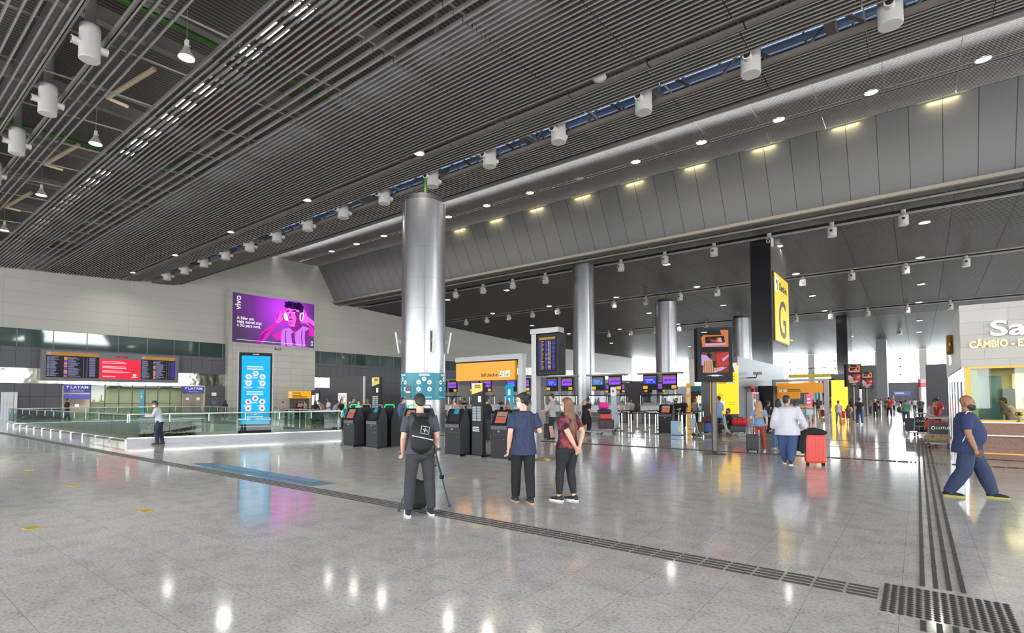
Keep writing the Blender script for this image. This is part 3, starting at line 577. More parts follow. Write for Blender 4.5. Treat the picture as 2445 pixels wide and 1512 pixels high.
ol = bpy.data.lights.new('office_lamp', 'AREA'); ol.energy = 260; ol.color = (1, .9, .75); ol.shape = 'RECTANGLE'; ol.size = 10; ol.size_y = .6; oo = bpy.data.objects.new('office_lamp', ol); COL.objects.link(oo); oo.location = (XW-1.1, 19.3, 2.9); oo.rotation_euler = (0, 0, math.pi/2)
dd = thing('double_door', 'beige closed double door with two papers under the second airline sign', 'door', (XW+.05, 23.15, 0), math.pi/2)
for k in (0, 1):
    b = MB(); b.box((.53+1.02*k, .05, 1.17), (1.0, .08, 2.34)); lf = b.build('door_leaf', hexm('door_beige', 152, 142, 128, .5), dd)
    b = MB(); b.box((.53+1.02*k+(.4 if k == 0 else -.4), -.03, 1.05), (.05, .05, .7)); b.build('door_handle', steelf, lf); b = MB(); b.box((.5+1.05*k, .0, 1.75), (.32, .01, .24 if k == 0 else .3)); b.build('paper_notice', hexw, lf)
ct = thing('ticket_counter', 'small pale ticket counter inside the left airline office doorway', 'counter', (XW-1.7, 14.5, 0.03), math.pi/2); b = MB(); b.box((0, 0, .5), (1.3, .6, 1.0)); b.build('counter_body', hexm('counter_pale', 206, 194, 180, .5), ct)
b = MB(); b.box((0, .4, 1.95), (2.6, .08, .5)); b.build('blue_fascia', lat_blue, ct); b = MB(); b.box((.2, 0, 1.12), (.3, .06, .24)); b.build('counter_screen', hexw, ct)
# turquoise upright banner inside the hall, plaques
t = thing('standing_banner', 'tall turquoise banner stand before the office glass', 'banner', at(338, 995), YAW+.3)
b = MB(); b.box((0, 0, 1.35), (.42, .12, 2.6)); b.build('banner_body', tealm, t); b = MB(); b.box((0, 0, .03), (.6, .4, .06)); b.build('banner_foot', bez, t); b = MB(); lines(b, -.1, 2.3, .25, 4, .14, .06, -.066, 0, 4); b.build('banner_text', hexw, t)
for k, (y, z, c, lab) in enumerate([(26.3, 2.25, hexw, 'small white sign on the gray wall by the pier'), (26.3, 1.35, hexm('plaque_blue', 90, 120, 150), 'small blue notice on the gray wall by the pier')]):
    b = MB(); b.box((XW+.1, y, z), (.05, .5, .36)); tag(b.build('wall_notice', c), lab, 'notice')
t = thing('wayfinding_sign', 'small amber sign hanging above the lift opening on the pier', 'sign', (XW+.75, 34.7, 1.98), math.pi/2)
b = MB(); b.box((1.5, 0, .25), (3.1, .15, .9)); b.build('sign_panel', mat('sign_amber', s2l(225, 160, 20), .4, emit=s2l(230, 165, 20), es=.35), t); b = MB(); rect(b, .05, .25, .35, .62, -.08, 0); rect(b, .05, -.15, .35, .2, -.08, 0); lines(b, .5, .5, 1.3, 2, .3, .09, -.08, 1, 3, .8); lines(b, .5, .02, 2.3, 1, .3, .1, -.08, 1, 3, .8); b.build('sign_print', [hexw, ink], t)
b = MB(); b.box((XW+.66, 36.2, 1.0), (.04, 2.6, 1.9)); struct(b.build('door_1', hexm('lift_opening', 88, 82, 76, .4)))
# ---- blue information totem
TP0, TP1 = at(566, 1049), at(649, 1046); tv = (TP1-TP0); TRZ = math.atan2(tv.y, tv.x); TW = tv.length
t = thing('information_totem', 'tall black totem with bright blue health advice screen', 'totem', TP0, TRZ)
b = MB(); b.box((TW/2, .1, .07), (TW+.42, .9, .14), bevel=.02); b.build('base', hexm('totem_base', 52, 54, 60, .4), t)
HT = 3.66; b = MB(); b.box((TW/2, .12, HT/2+.07), (TW, .22, HT-.07)); b.build('totem_case', bez, t)
b = MB(); b.box((0, .1, HT/2+.07), (.05, .28, HT)); b.box((TW, .1, HT/2+.07), (.05, .28, HT)); b.box((TW/2, .0, .52), (TW, .03, .035)); b.build('edge_trim', steelf, t)
cyan = glow('totem_blue', 12, 176, 236, 1.15); b = MB(); rect(b, .13, .62, TW-.1, HT-.1, -.005); b.build('screen', cyan, t)
b = MB(); cxm = TW*.5
for z0, n_, mi in ((2.93, 0, 0), (1.85, 0, 1)):
    lines(b, cxm-.34, z0+.18, .68, 2, .1, .05, -.012, 0, 3, .9)
    for dx, dz in ((0, -.13), (-.27, -.27), (.27, -.27), (-.27, -.56), (.27, -.56)):
        disc(b, cxm+dx, z0+dz, .13, -.012, 0, 6); disc(b, cxm+dx, z0+dz, .06, -.016, 2 if mi == 0 else 3, 6); lines(b, cxm+dx-.18, z0+dz-.15, .36, 2, .04, .02, -.012, 0, int(9+dx*10), .5)
disc(b, cxm, .96+.1, .05, -.012, 0, 10); rect(b, cxm-.2, 1.04, cxm+.2, 1.06, -.012, 0); lines(b, cxm-.32, .96, .64, 1, 1, .05, -.012, 0, 3, .99); lines(b, cxm-.68, .86, .5, 1, 1, .05, -.012, 0, 3, .99); lines(b, cxm+.02, .88, .64, 2, .06, .03, -.012, 0, 3, .9); rect(b, cxm-.12, HT-.05, cxm+.12, HT-.02, -.012, 0)
b.build('screen_print', [wtxt, wtxt, glow('totem_icon', 120, 210, 240), glow('totem_icon_red', 200, 90, 130)], t)
# ---- self check-in portal
PO = at(1247, 1058); t = thing('portal_sign', 'yellow Self check-in sign hung from a steel portal post', 'sign', PO, 0)
HP = 1.69+depth(PO)*(953-846)/FPX
b = MB(); b.box((0, 0, HP/2), (.2, .22, HP)); b.build('post', steelf, t); b = MB(); b.box((-1.62, 0, HP-.1), (3.45, .3, .2)); b.build('top_beam', steelf, t)
b = MB(); b.box((0, 0, .02), (.5, .5, .04)); b.build('base_plate', steelf, t)
b = MB(); b.box((-1.7, .02, HP-.3), (2.95, .1, .22)); b.build('hanger', bez, t)
am = mat('portal_amber', s2l(214, 138, 6), .5, emit=s2l(222, 146, 4), es=.2)
b = MB(); b.box((-1.72, -.12, HP-.62), (3.05, .16, .72)); sp_ = b.build('sign_panel', am, t)
text('Self check-in', .2, ink, t, (-1.88, -.21, HP-.84), 0, 'lettering', 'LEFT', .004, .002, width=.87)
b = MB(); DX = -.16; rect(b, -.76+DX, HP-.87, -.54+DX, HP-.65, -.206, 0); rect(b, -.5+DX, HP-.87, -.27+DX, HP-.63, -.206, 0)
rect(b, -.405+DX, HP-.84, -.375+DX, HP-.67, -.21, 1); poly(b, [(x_+DX, z_) for x_, z_ in [(-.48, HP-.76), (-.39, HP-.85), (-.3, HP-.76), (-.3, HP-.73), (-.39, HP-.81), (-.48, HP-.73)]], -.211, 1); rect(b, -.66+DX, HP-.84, -.62+DX, HP-.72, -.21, 1); disc(b, -.64+DX, HP-.695, .02, -.211, 1, 8); rect(b, -.74+DX, HP-.84, -.69+DX, HP-.8, -.21, 1); rect(b, -.725+DX, HP-.8, -.715+DX, HP-.72, -.211, 1); b.build('pictogram', [hexw, ink], t)
# ---- flight information portal next to the woman
PO = at(1281, 1097); t = thing('flight_portal', 'steel portal post holding a tall dark flight screen behind the man in navy', 'flight screen', PO, 0); d = depth(PO); HP = 1.69+d*(953-788)/FPX
b = MB(); b.box((0, 0, HP/2), (.16, .22, HP)); b.build('post', steelf, t); b = MB(); b.box((.37, 0, HP-.07), (.92, .3, .14)); b.build('top_beam', steelf, t); b = MB(); b.lathe([(.42, 0), (.4, .03), (.1, .04)], n=24); b.build('base_plate', mat('brass_plate', s2l(190, 165, 110), .35, .8), t)
b = MB(); b.box((.47, .06, HP-.72), (.72, .34, 1.14), bevel=.02); b.build('screen_case', bez, t)
b = MB(); rect(b, .17, HP-1.2, .74, HP-.22, -.118, 0); rect(b, .19, HP-.32, .72, HP-.25, -.121, 1)
for k in range(22):
    z = HP-.36-.036*k; rr = random.Random(k); rect(b, .19, z-.018, .25, z, -.122, 3); rect(b, .26, z-.018, .3+.06*rr.random(), z, -.122, 2); rect(b, .4, z-.024, .46, z+.003, -.122, 4 if k in (10, 13) else 3); rect(b, .49, z-.018, .53, z, -.122, 5); rect(b, .56, z-.018, .58, z, -.122, 5); rect(b, .62, z-.018, .68+.04*rr.random(), z, -.122, 3)
b.build('flight_list', [blackscr, amber, glow('board_olive', 170, 160, 90), viol, oran, wtxt], t)
# ---- twin advertising screen on the pole
def tv_post(P, Htop, sw, sh, lab, rz, brand=True):
    t = thing('screen_post', lab, 'advertising screen', P, rz)
    b = MB(); b.lathe([(sw*.33, 0), (sw*.33, .02), (sw*.2, .06), (.09, .09), (.085, .12)], n=28); b.build('base', hexm('post_bronze', 92, 84, 78, .4, metal=.5), t)
    b = MB(); b.tube([(0, 0, .05), (0, 0, Htop-sh+.1)], .085, 16); b.build('pole', hexm('post_bronze', 92, 84, 78, .4), t)
    for k in (0, 1):
        g = bpy.data.objects.new('screen_head', None)
        b = MB(); sgn = -1 if k == 0 else 1; b.prism([(-sw/2, Htop-sh), (sw/2, Htop-sh), (sw/2, Htop), (-sw/2, Htop)], sgn*.2, sgn*.08)
        h = b.build('screen_case', bez, t); h.rotation_euler = (0, 0, math.radians(-7 if k == 0 else 7))
        if k == 0:
            y = -.205; s = sw/.82; b = MB(); Z = lambda v: Htop-sh+sh*v; X = lambda u: -sw*.39+sw*.78*u
            R = lambda u0, v0, u1, v1, yy, mi: rect(b, X(u0), Z(v0), X(u1), Z(v1), yy, mi)
            PP = lambda pts, yy, mi: poly(b, [(X(u), Z(v)) for u, v in pts], yy, mi)
            R(0, .17, 1, .95, y, 0); PP([(0, .82), (.1, .86), (1, .86), (1, .64), (.05, .64)], y-.002, 1); R(0, .86, 1, .95, y-.002, 2); PP([(.7, .95), (1, .95), (1, .84), (.75, .87)], y-.003, 1)
            PP([(.15, .83), (.85, .84), (.87, .72), (.16, .71)], y-.004, 2); PP([(.16, .70), (.88, .715), (.92, .68), (.14, .655)], y-.005, 4); PP([(.28, .8), (.5, .76), (.6, .815), (.72, .74), (.55, .725), (.38, .74)], y-.006, 3); PP([(.62, .8), (.72, .815), (.78, .73), (.6, .73)], y-.007, 5)
            PP([(0, .64), (1, .60), (1, .55), (.6, .555), (0, .54)], y-.004, 2); PP([(.02, .55), (1, .56), (1, .17), (.03, .17)], y-.003, 6); PP([(0, .5), (.25, .48), (.4, .35), (0, .3)], y-.004, 4); PP([(.55, .5), (1, .55), (1, .3), (.6, .28)], y-.005, 3); PP([(.75, .42), (1, .5), (1, .46), (.8, .37)], y-.006, 4)
            PP([(.05, .17), (.1, .38), (.28, .42), (.45, .4), (.5, .25), (.55, .17)], y-.007, 5); 
            for k2 in range(5): R(.1+.08*k2, .18, .125+.08*k2, .38, y-.008, 7)
            disc(b, X(.42), Z(.475), .1*s, y-.009, 7, 12); disc(b, X(.38), Z(.51), .115*s, y-.008, 2, 12); disc(b, X(.31), Z(.48), .05*s, y-.010, 2, 10); PP([(.4, .4), (.52, .38), (.5, .25), (.42, .28)], y-.010, 2); PP([(.42, .19), (.75, .26), (.95, .27), (.7, .2), (.5, .17)], y-.011, 4); PP([(.5, .25), (.8, .28), (.82, .25), (.5, .22)], y-.012, 5)
            R(.02, .905, .22, .918, y-.006, 8); PP([(.15, .105), (.4, .13), (.6, .13), (.85, .1), (.6, .118), (.4, .118)], y-.002, 8); R(.36, .102, .64, .118, y-.003, 8)
            o = b.build('screen', [glow('tv_dark', 30, 22, 26), glow('tv_orange', 205, 120, 60), glow('tv_black', 18, 14, 22), glow('tv_red', 190, 50, 36), glow('tv_lilac', 190, 160, 220), glow('tv_tan', 210, 160, 120), glow('tv_brown', 130, 52, 40), glow('tv_brown2', 110, 66, 52), wtxt], t)
            o.rotation_euler = (0, 0, math.radians(-7))
    return t
P = at(1707, 1085); tv_post(P, 1.69+depth(P)*(950-783)/FPX, 1.0, 1.62, 'twin advertising screen on bronze pole with laptop picture', YAW+.0)
P = at(2039, 1005); tv_post(P, 4.05, 1.0, 1.62, 'advertising screen on black post above the distant walkers', YAW); P = at(2070, 994); tv_post(P, 3.95, 1.05, 1.55, 'second advertising screen on black post farther behind the first', YAW)
# ---- steel clad block with the yellow poster
sclad = mat('steel_clad_block', s2l(92, 94, 98), .42, .55); SB = (-10.3, 34.0)
def steel_block(x1, y0, y1, h, wdt, lab, z0=0, posterlab=None):
    t = thing('steel_kiosk_block', lab, 'block', (x1, y0, 0)); t['kind'] = 'structure'
    b = MB(); b.box((-wdt/2, (y1-y0)/2, h/2), (wdt, y1-y0, h)); b.build('cladding', sclad, t)
    b = MB(); b.box((-wdt/2, -.03, h/2), (wdt, .06, h)); b.build('end_panel', hexm('block_end_gray', 78, 78, 82, .5), t)
    b = MB()
    for z in (h*.33, h*.68): b.box((.002, (y1-y0)/2, z), (.012, y1-y0, .02))
    b.build('cladding_joint', hexm('joint_dark', 84, 84, 88, .5), t); return t
bx = ony(1763, 950, 31.0).x; steel_block(bx, 31.0, 43.9, 3.98, 2.0, 'brushed steel clad block between the yellow poster and black pillar')
ypost = mat('poster_yellow', s2l(240, 180, 6), .5, emit=s2l(255, 204, 8), es=.55); yd = glow('poster_yellow_dark', 225, 178, 20, .9)
t = thing('yellow_poster', 'tall lit yellow bank poster on the end of the steel block', 'poster', (bx-1.4, 30.8, .9), 0)
b = MB(); b.box((.7, .02, 1.23), (1.5, .14, 2.7), bevel=.01); b.build('light_box', ypost, t)
b = MB(); rect(b, .75, 2.2, 1.42, 2.72, -.06, 0); poly(b, [(.85, 2.2), (.95, 2.55), (1.1, 2.68), (1.22, 2.5), (1.3, 2.2)], -.063, 1); disc(b, 1.1, 2.55, .1, -.066, 2); rect(b, .15, 1.92, 1.3, 2.0, -.06, 3); rect(b, .15, 1.75, 1.3, 1.83, -.06, 3); rect(b, .15, 1.55, .28, 1.66, -.06, 4); rect(b, .35, 1.57, .85, 1.65, -.06, 3); rect(b, .9, 1.58, 1.3, 1.65, -.06, 5); lines(b, .15, 1.0, .6, 5, .09, .04, -.06, 3, 3, .7)
rect(b, .1, .0, .72, .66, -.06, 0); poly(b, [(.2, 0), (.3, .4), (.45, .55), (.7, .3), (.7, 0)], -.063, 2); poly(b, [(.1, .3), (.4, .6), (.5, .5), (.3, .25)], -.065, 1); lines(b, .95, .52, .4, 2, .1, .03, -.06, 3, 4, .8); b.build('poster_print', [glow('poster_photo', 250, 236, 220), glow('poster_brown', 120, 70, 50), glow('poster_skin', 230, 170, 130), yd, ink, glow('poster_aqua', 120, 210, 210)], t)
# ---- fire hose cabinet, camera
t = thing('fire_cabinet', 'white fire hose cabinet with glass door on the steel block', 'fire cabinet', (bx+.25, 32.9, 0), math.pi/2)
b = MB(); b.box((.7, .1, 1.0), (1.5, .34, 2.0)); b.build('cabinet_body', hexm('cabinet_white', 186, 190, 196, .4), t); b = MB(); b.box((1.05, -.09, 1.15), (.62, .03, 1.5)); b.build('door', hexm('cabinet_glass', 120, 134, 140, .1), t); b = MB(); b.box((.32, -.08, 1.75), (.42, .02, .34)); b.box((.32, -.08, 1.3), (.26, .02, .3)); b.build('fire_sign', hexm('fire_red', 176, 30, 34, .5), t)
b = MB(); b.tube([(-.35, 0, 2.25), (.35, 0, 2.3), (.4, 0, 2.0)], .1, 10); b.build('red_pipe', hexm('fire_red', 176, 30, 34, .5), t)
for k, (x, y, z, lab) in enumerate([(bx+.25, 33.2, 2.85, 'gray security camera on bracket high on the steel block')]):
    t = thing('security_camera', lab, 'camera', (x, y, z), 0); b = MB(); b.box((.3, 0, .25), (.5, .16, .16), bevel=.02); b.build('camera_body', gfr, t); b = MB(); b.tube([(-.25, 0, 0), (.2, 0, 0), (.25, 0, .2)], .03, 6); b.build('bracket', bez, t)
b = MB(); b.box((bx+.55, 35.6, 1.2), (.9, 1.1, 2.4), bevel=.06); tag(b.build('black_cabinet', bez), 'tall glossy black cabinet against the steel block', 'cabinet')
# ================================================================== floor markings
tac = hexm('tactile_black', 52, 50, 49, .55)
def tactile(name, lab, segs, gr=None):
    b = MB()
    for cx, cyy, lx, ly in segs: b.box((cx, cyy, .004), (lx, ly, .008))
    return tag(b.build(name, tac), lab, 'tactile paving', gr)
tactile('tactile_strip', 'long black tactile guide strip of four bars crossing behind the tripod man', [(-.425-.25*k, 5.43+.0867*j, .225, .03) for k in range(246) for j in range(4)])
tactile('tactile_strip', 'black tactile guide strip of four lines running away on the right', [(-.01+.0933*j, 6.12+.25*k, .036, .225) for k in range(86) for j in range(4)])
tactile('tactile_strip', 'thin black tactile strip crossing by the blonde woman and suitcase', [(-.35-.25*k, 17.05+.0867*j, .225, .03) for k in range(180) for j in range(4)] + [(.75+.25*k, 17.05+.0867*j, .225, .03) for k in range(60) for j in range(4)])
b = MB()
for i in range(15):
    for j in range(14): b.lathe([(.024, 0), (.02, .005), (.008, .008)], (-.26+.056*i, 5.16+.056*j, 0), 8)
tag(b.build('tactile_plate', tac), 'patch of black tactile dots where the guide strips meet', 'tactile paving')
b = MB()
for i in range(14): b.box((-.6+.085*i, 17.18, .004), (.035, .3, .008))
tag(b.build('tactile_plate', tac), 'small set of short tactile bars at the far crossing', 'tactile paving')
tactile('tactile_strip', 'short black tactile bars at the bottom right corner of the floor', [(-.01+.0933*j, 4.98-.3*k, .036, .22) for k in range(3) for j in range(4)])
yt = hexm('yellow_tape', 196, 164, 40, .5)
for k, (x, y, s) in enumerate([(75, 1261, 1), (347, 1220, 1), (178, 1160, 1), (69, 1123, 1)]):
    p = at(x, y); b = MB(); b.box((p.x, p.y, .002), (.2, .15, .004), .1); tag(b.build('yellow_floor_tape', yt), 'yellow floor tape square, %s from the camera' % ORD[[0, 1, 2, 3][k]], 'floor tape', 'yellow tape squares on the floor')
b = MB(); P4 = [at(455, 1108), at(510, 1105), at(805, 1155), at(745, 1162)]; b.add([(p.x, p.y, .004) for p in P4]+[(p.x, p.y, 0) for p in P4], [(0, 1, 2, 3), (0, 4, 5, 1), (1, 5, 6, 2), (2, 6, 7, 3), (3, 7, 4, 0)])
fl = tag(b.build('floor_sticker', hexm('sticker_blue', 62, 120, 146, .35)), 'blue floor sticker with white lettering beside the tactile strip', 'floor sticker')
for i, (s_, sz) in enumerate((('Mantenha a distância', .42), ('Keep your distance', .3))): o = text(s_, sz, hexm('sticker_white', 112, 166, 186, .5), fl, (-14.4, 6.02-.36*i+.06, .006), 0, 'lettering', 'LEFT', .001, 0, 0, 4.6)
b = MB(); b.box((-16, 21.1, .003), (90, .05, .006)); b.box((-16, 24.2, .003), (90, .05, .006)); struct(b.build('trim_14', hexm('floor_joint_dark', 66, 64, 62, .5)))
for k, (x, y) in enumerate([(1175, 1144), (1080, 1142)]): p = at(x, y); b = MB(); b.box((p.x, p.y, .002), (.2, .05, .004), .5); tag(b.build('floor_tape', hexm('red_tape', 150, 40, 40) if k == 0 else yt), ['short red tape mark on the floor behind the two standing men', 'short yellow tape mark on the floor beside the tripod man'][k], 'floor tape')

# ================================================================== glass balustrade around the opening
rg = glass_mat('balustrade_glass', (.76, .87, .83), .0); rail = mat('handrail_steel', s2l(220, 220, 218), .22, .8); fasc = mat('base_steel', s2l(132, 132, 136), .35, .5)
def balustrade(p0, p1, lab, n, low, stubs):
    p0, p1 = Vector(p0), Vector(p1); d = p1-p0; L = d.length; rz = math.atan2(d.y, d.x)
    t = thing('glass_balustrade', lab, 'balustrade', (p0.x, p0.y, 0), rz)
    for k in range(n): b = MB(); w_ = L/n; b.box((w_*(k+.5), 0, .62+low/2), (w_-.02, .02, .86-low+.12)); b.build('glass_pane', rg, t)
    b = MB(); b.tube([(0, .04, 1.13), (L, .04, 1.13)], .03, 10); b.build('handrail', rail, t)
    b = MB(); b.box((L/2, 0, low-.02), (L, .05, .05)); b.build('clamp_rail', rail, t)
    if stubs:
        b = MB()
        for k in range(stubs+1): b.box((L*k/stubs, -.05, .1), (.06, .05, .2))
        b.build('bracket', rail, t)
    else: b = MB(); b.box((L/2, 0, (low-.04)/2), (L, .12, low-.04)); b.build('base_fascia', fasc, t)
    b = MB()
    for k in range(n+1): b.box((L*k/n, .06, .98), (.03, .03, .3))
    b.build('rail_support', rail, t)
cor = at(303, 1063)
balustrade(at(20, 1018), cor, 'low glass balustrade with white stub brackets running left from the corner', 12, .22, 12)
balustrade(cor, at(815, 1041), 'glass balustrade with steel base behind the blue totem and leaning man', 6, .26, 0)
balustrade((-46.2, 7.5, 0), (-44.9, 18.2, 0), 'far glass balustrade on the other side of the floor opening', 6, .2, 0)
balustrade((-44.9, 18.2, 0), at(815, 1041), 'glass balustrade closing the opening before the queue of travellers', 12, .2, 0)
# planted green wall inside the opening
leafm = mat('leaf_green', s2l(52, 76, 34), .6); q = NT(leafm); q.l(q.ramp(q.noise(q.coords(), 6, 3), [(.3, s2l(30, 48, 24)), (.5, s2l(62, 84, 40)), (.75, s2l(104, 122, 62))]).outputs[0], q.b.inputs['Base Color'])
HY = sorted((max(7.9, onx(326, 1030, -45.2).y), min(17.2, onx(447, 1030, -44.9).y))); b = MB(); r_ = random.Random(3)
for k in range(5200):
    y = r_.uniform(*HY); z = r_.uniform(-2.6, -.02); x = -45.6+(y-7.65)/9.85*1.3+r_.uniform(.03, .35); s = r_.uniform(.05, .11); a = r_.uniform(0, 6.28); e = r_.uniform(-.8, .8)
    u = Vector((.35*math.sin(e), math.cos(a), math.sin(a)))*s; v = Vector((.5, -math.sin(a), math.cos(a)))*s*.5
    p = Vector((x, y, z)); b.add([p-u, p+v, p+u, p-v], [(0, 1, 2, 3)])
tag(b.build('hedge', leafm), 'dark green hedge wall inside the floor opening seen through the glass', 'hedge', kind='stuff')
# ================================================================== self-service kiosks
kdark = hexm('kiosk_charcoal', 25, 26, 30, .5, spec=.25); kside = hexm('kiosk_side_gray', 52, 54, 60, .5, spec=.25); kblack = hexm('kiosk_black', 14, 14, 16, .3)
karch = hexm('kiosk_arch_steel', 120, 120, 124, .35); kgreen = glow('kiosk_led_green', 20, 235, 110, 1.3)
kscr = glow('kiosk_screen', 176, 132, 116, .9); ksc2 = glow('kiosk_screen_red', 214, 96, 76, .9); kdim = glow('kiosk_screen_dim', 40, 38, 40)
def kiosk(P, rz, lab, scr=1, green=False, w=.62, sticker=False):
    t = thing('check_in_kiosk', lab, 'kiosk', P, rz, 'check-in kiosks in the two-sided row'); b = MB()
    b.prism([(0, .04), (0, .93), (.2, 1.37), (.29, 1.37), (.42, .98), (.42, .04)], -w/2, w/2, 0, 'YZ'); b.build('body', kdark, t)
    b = MB(); 
    for s in (-1, 1): b.prism([(.01, .05), (.01, .93), (.205, 1.36), (.28, 1.36), (.41, .98), (.41, .05)], s*(w/2), s*(w/2+.012), 0, 'YZ')
    b.build('side_panel', kside, t)
    b = MB(); b.box((0, .2, .02), (w+.16, .58, .04)); b.build('base_plate', kblack, t)
    sl = lambda x, v, o: (x, .2*v-o*.91, .93+.44*v-o*-.41*0+o*.41)
    b = MB(); b.add([sl(-w*.45, .03, .006), sl(w*.45, .03, .006), sl(w*.45, .98, .006), sl(-w*.45, .98, .006)], [(0, 1, 2, 3)]); b.build('screen_bezel', kblack, t)
    b = MB(); b.add([sl(-w*.3, .16, .012), sl(w*.3, .16, .012), sl(w*.3, .86, .012), sl(-w*.3, .86, .012)], [(0, 1, 2, 3)], 0 if scr else 2)
    if scr: b.add([sl(-w*.3, .22, .015), sl(w*.3, .22, .015), sl(w*.3, .46, .015), sl(-w*.3, .46, .015)], [(0, 1, 2, 3)], 1); b.add([sl(-w*.25, .52, .015), sl(w*.25, .52, .015), sl(w*.25, .56, .015), sl(-w*.25, .56, .015)], [(0, 1, 2, 3)], 2)
    b.build('screen', [kscr, ksc2, kdim], t)
    if sticker: b = MB(); b.add([sl(-w*.1, .66, .018), sl(w*.2, .66, .018), sl(w*.2, .97, .018), sl(-w*.1, .97, .018)], [(0, 1, 2, 3)]); b.build('turquoise_sticker', tealm, t)
    b = MB(); b.box((0, -.012, .87), (w*.92, .03, .1)); b.build('card_slot', kblack, t)
    b = MB(); b.box((-.02, -.004, .77), (.06, .012, .05), bevel=.004); b.box((.16, -.003, .55), (.02, .012, .02)); b.build('lock', karch, t)
    b = MB(); b.box((0, -.002, .68), (w*.8, .008, .006)); b.build('door_joint', kblack, t)
    b = MB(); b.tube([(-w*.42, .24, 1.36), (-w*.40, .24, 1.44), (-w*.33, .24, 1.475), (w*.33, .24, 1.475), (w*.40, .24, 1.44), (w*.42, .24, 1.36)], .022, 8); b.build('light_arch', kgreen if green else karch, t)
    return t
KX = [-15.86, -14.56, -12.72, -10.74, -8.94]; KN = ['leftmost', 'second from left', 'third, behind the backpack man,', 'fourth from left', 'fifth, beside the man in navy,']
for k, x in enumerate(KX):
    kiosk((x-.31, 11.46, 0), 0, 'dark check-in kiosk facing the camera, %s in the row' % KN[k], scr=(k not in (1, 3)), green=k in (0, 2), sticker=k in (1, 3))
    kiosk((x-.31, 12.46, 0), math.pi, 'dark check-in kiosk turned away, back to back with the %s one' % KN[k].split(',')[0], green=k == 1)
kiosk(at(1589, 1037), .1, 'single dark kiosk standing before the queue barriers and counters', w=.62)['group'] = 'single kiosk'
b = MB(); kp = at(715, 1000); kiosk(kp, .5, 'dark kiosk behind the far balustrade near the waiting travellers', w=.8)['group'] = 'kiosk behind balustrade'
# dark information totems with slanted yellow heads
def info_totem(P, rz, lab, s=1.0):
    t = thing('information_totem', lab, 'totem', P, rz); w = .42*s; h = 2.14*s
    b = MB(); b.box((0, .0, h/2), (w, .14*s, h)); b.build('totem_body', kdark, t); b = MB(); b.box((0, 0, .02), (w*1.5, .5*s, .04)); b.build('base_plate', kblack, t)
    b = MB(); poly(b, [(-w/2, h), (-w/2, h*.845), (w/2, h*.89), (w/2, h)], -.074*s); b.build('yellow_head', mat('totem_yellow', s2l(206, 176, 66), .4), t)
    b = MB(); rect(b, -w*.45, h*.925, -w*.28, h*.98, -.078*s, 0); lines(b, -w*.2, h*.975, w*.6, 2, h*.025, h*.014, -.078*s, 1, 3, .8); rect(b, w*.1, h*.74, w*.38, h*.82, -.078*s, 0)
    for j in (0, 1):
        for i in range(6): rect(b, -w*.42+j*w*.42, h*.68-h*.034*i-h*.028, -w*.06+j*w*.42, h*.68-h*.034*i, -.078*s, 2)
    lines(b, -w*.4, h*.40, w*.7, 3, h*.025, h*.012, -.078*s, 0, 5, .5); b.build('totem_print', [hexw, ink, hexm('totem_gray', 140, 146, 152)], t)
info_totem(at(1143, 1089), .0, 'dark information totem with yellow head between the kiosks'); info_totem(at(900, 1040), .0, 'dark information totem with yellow head left of the big column', 1.25)
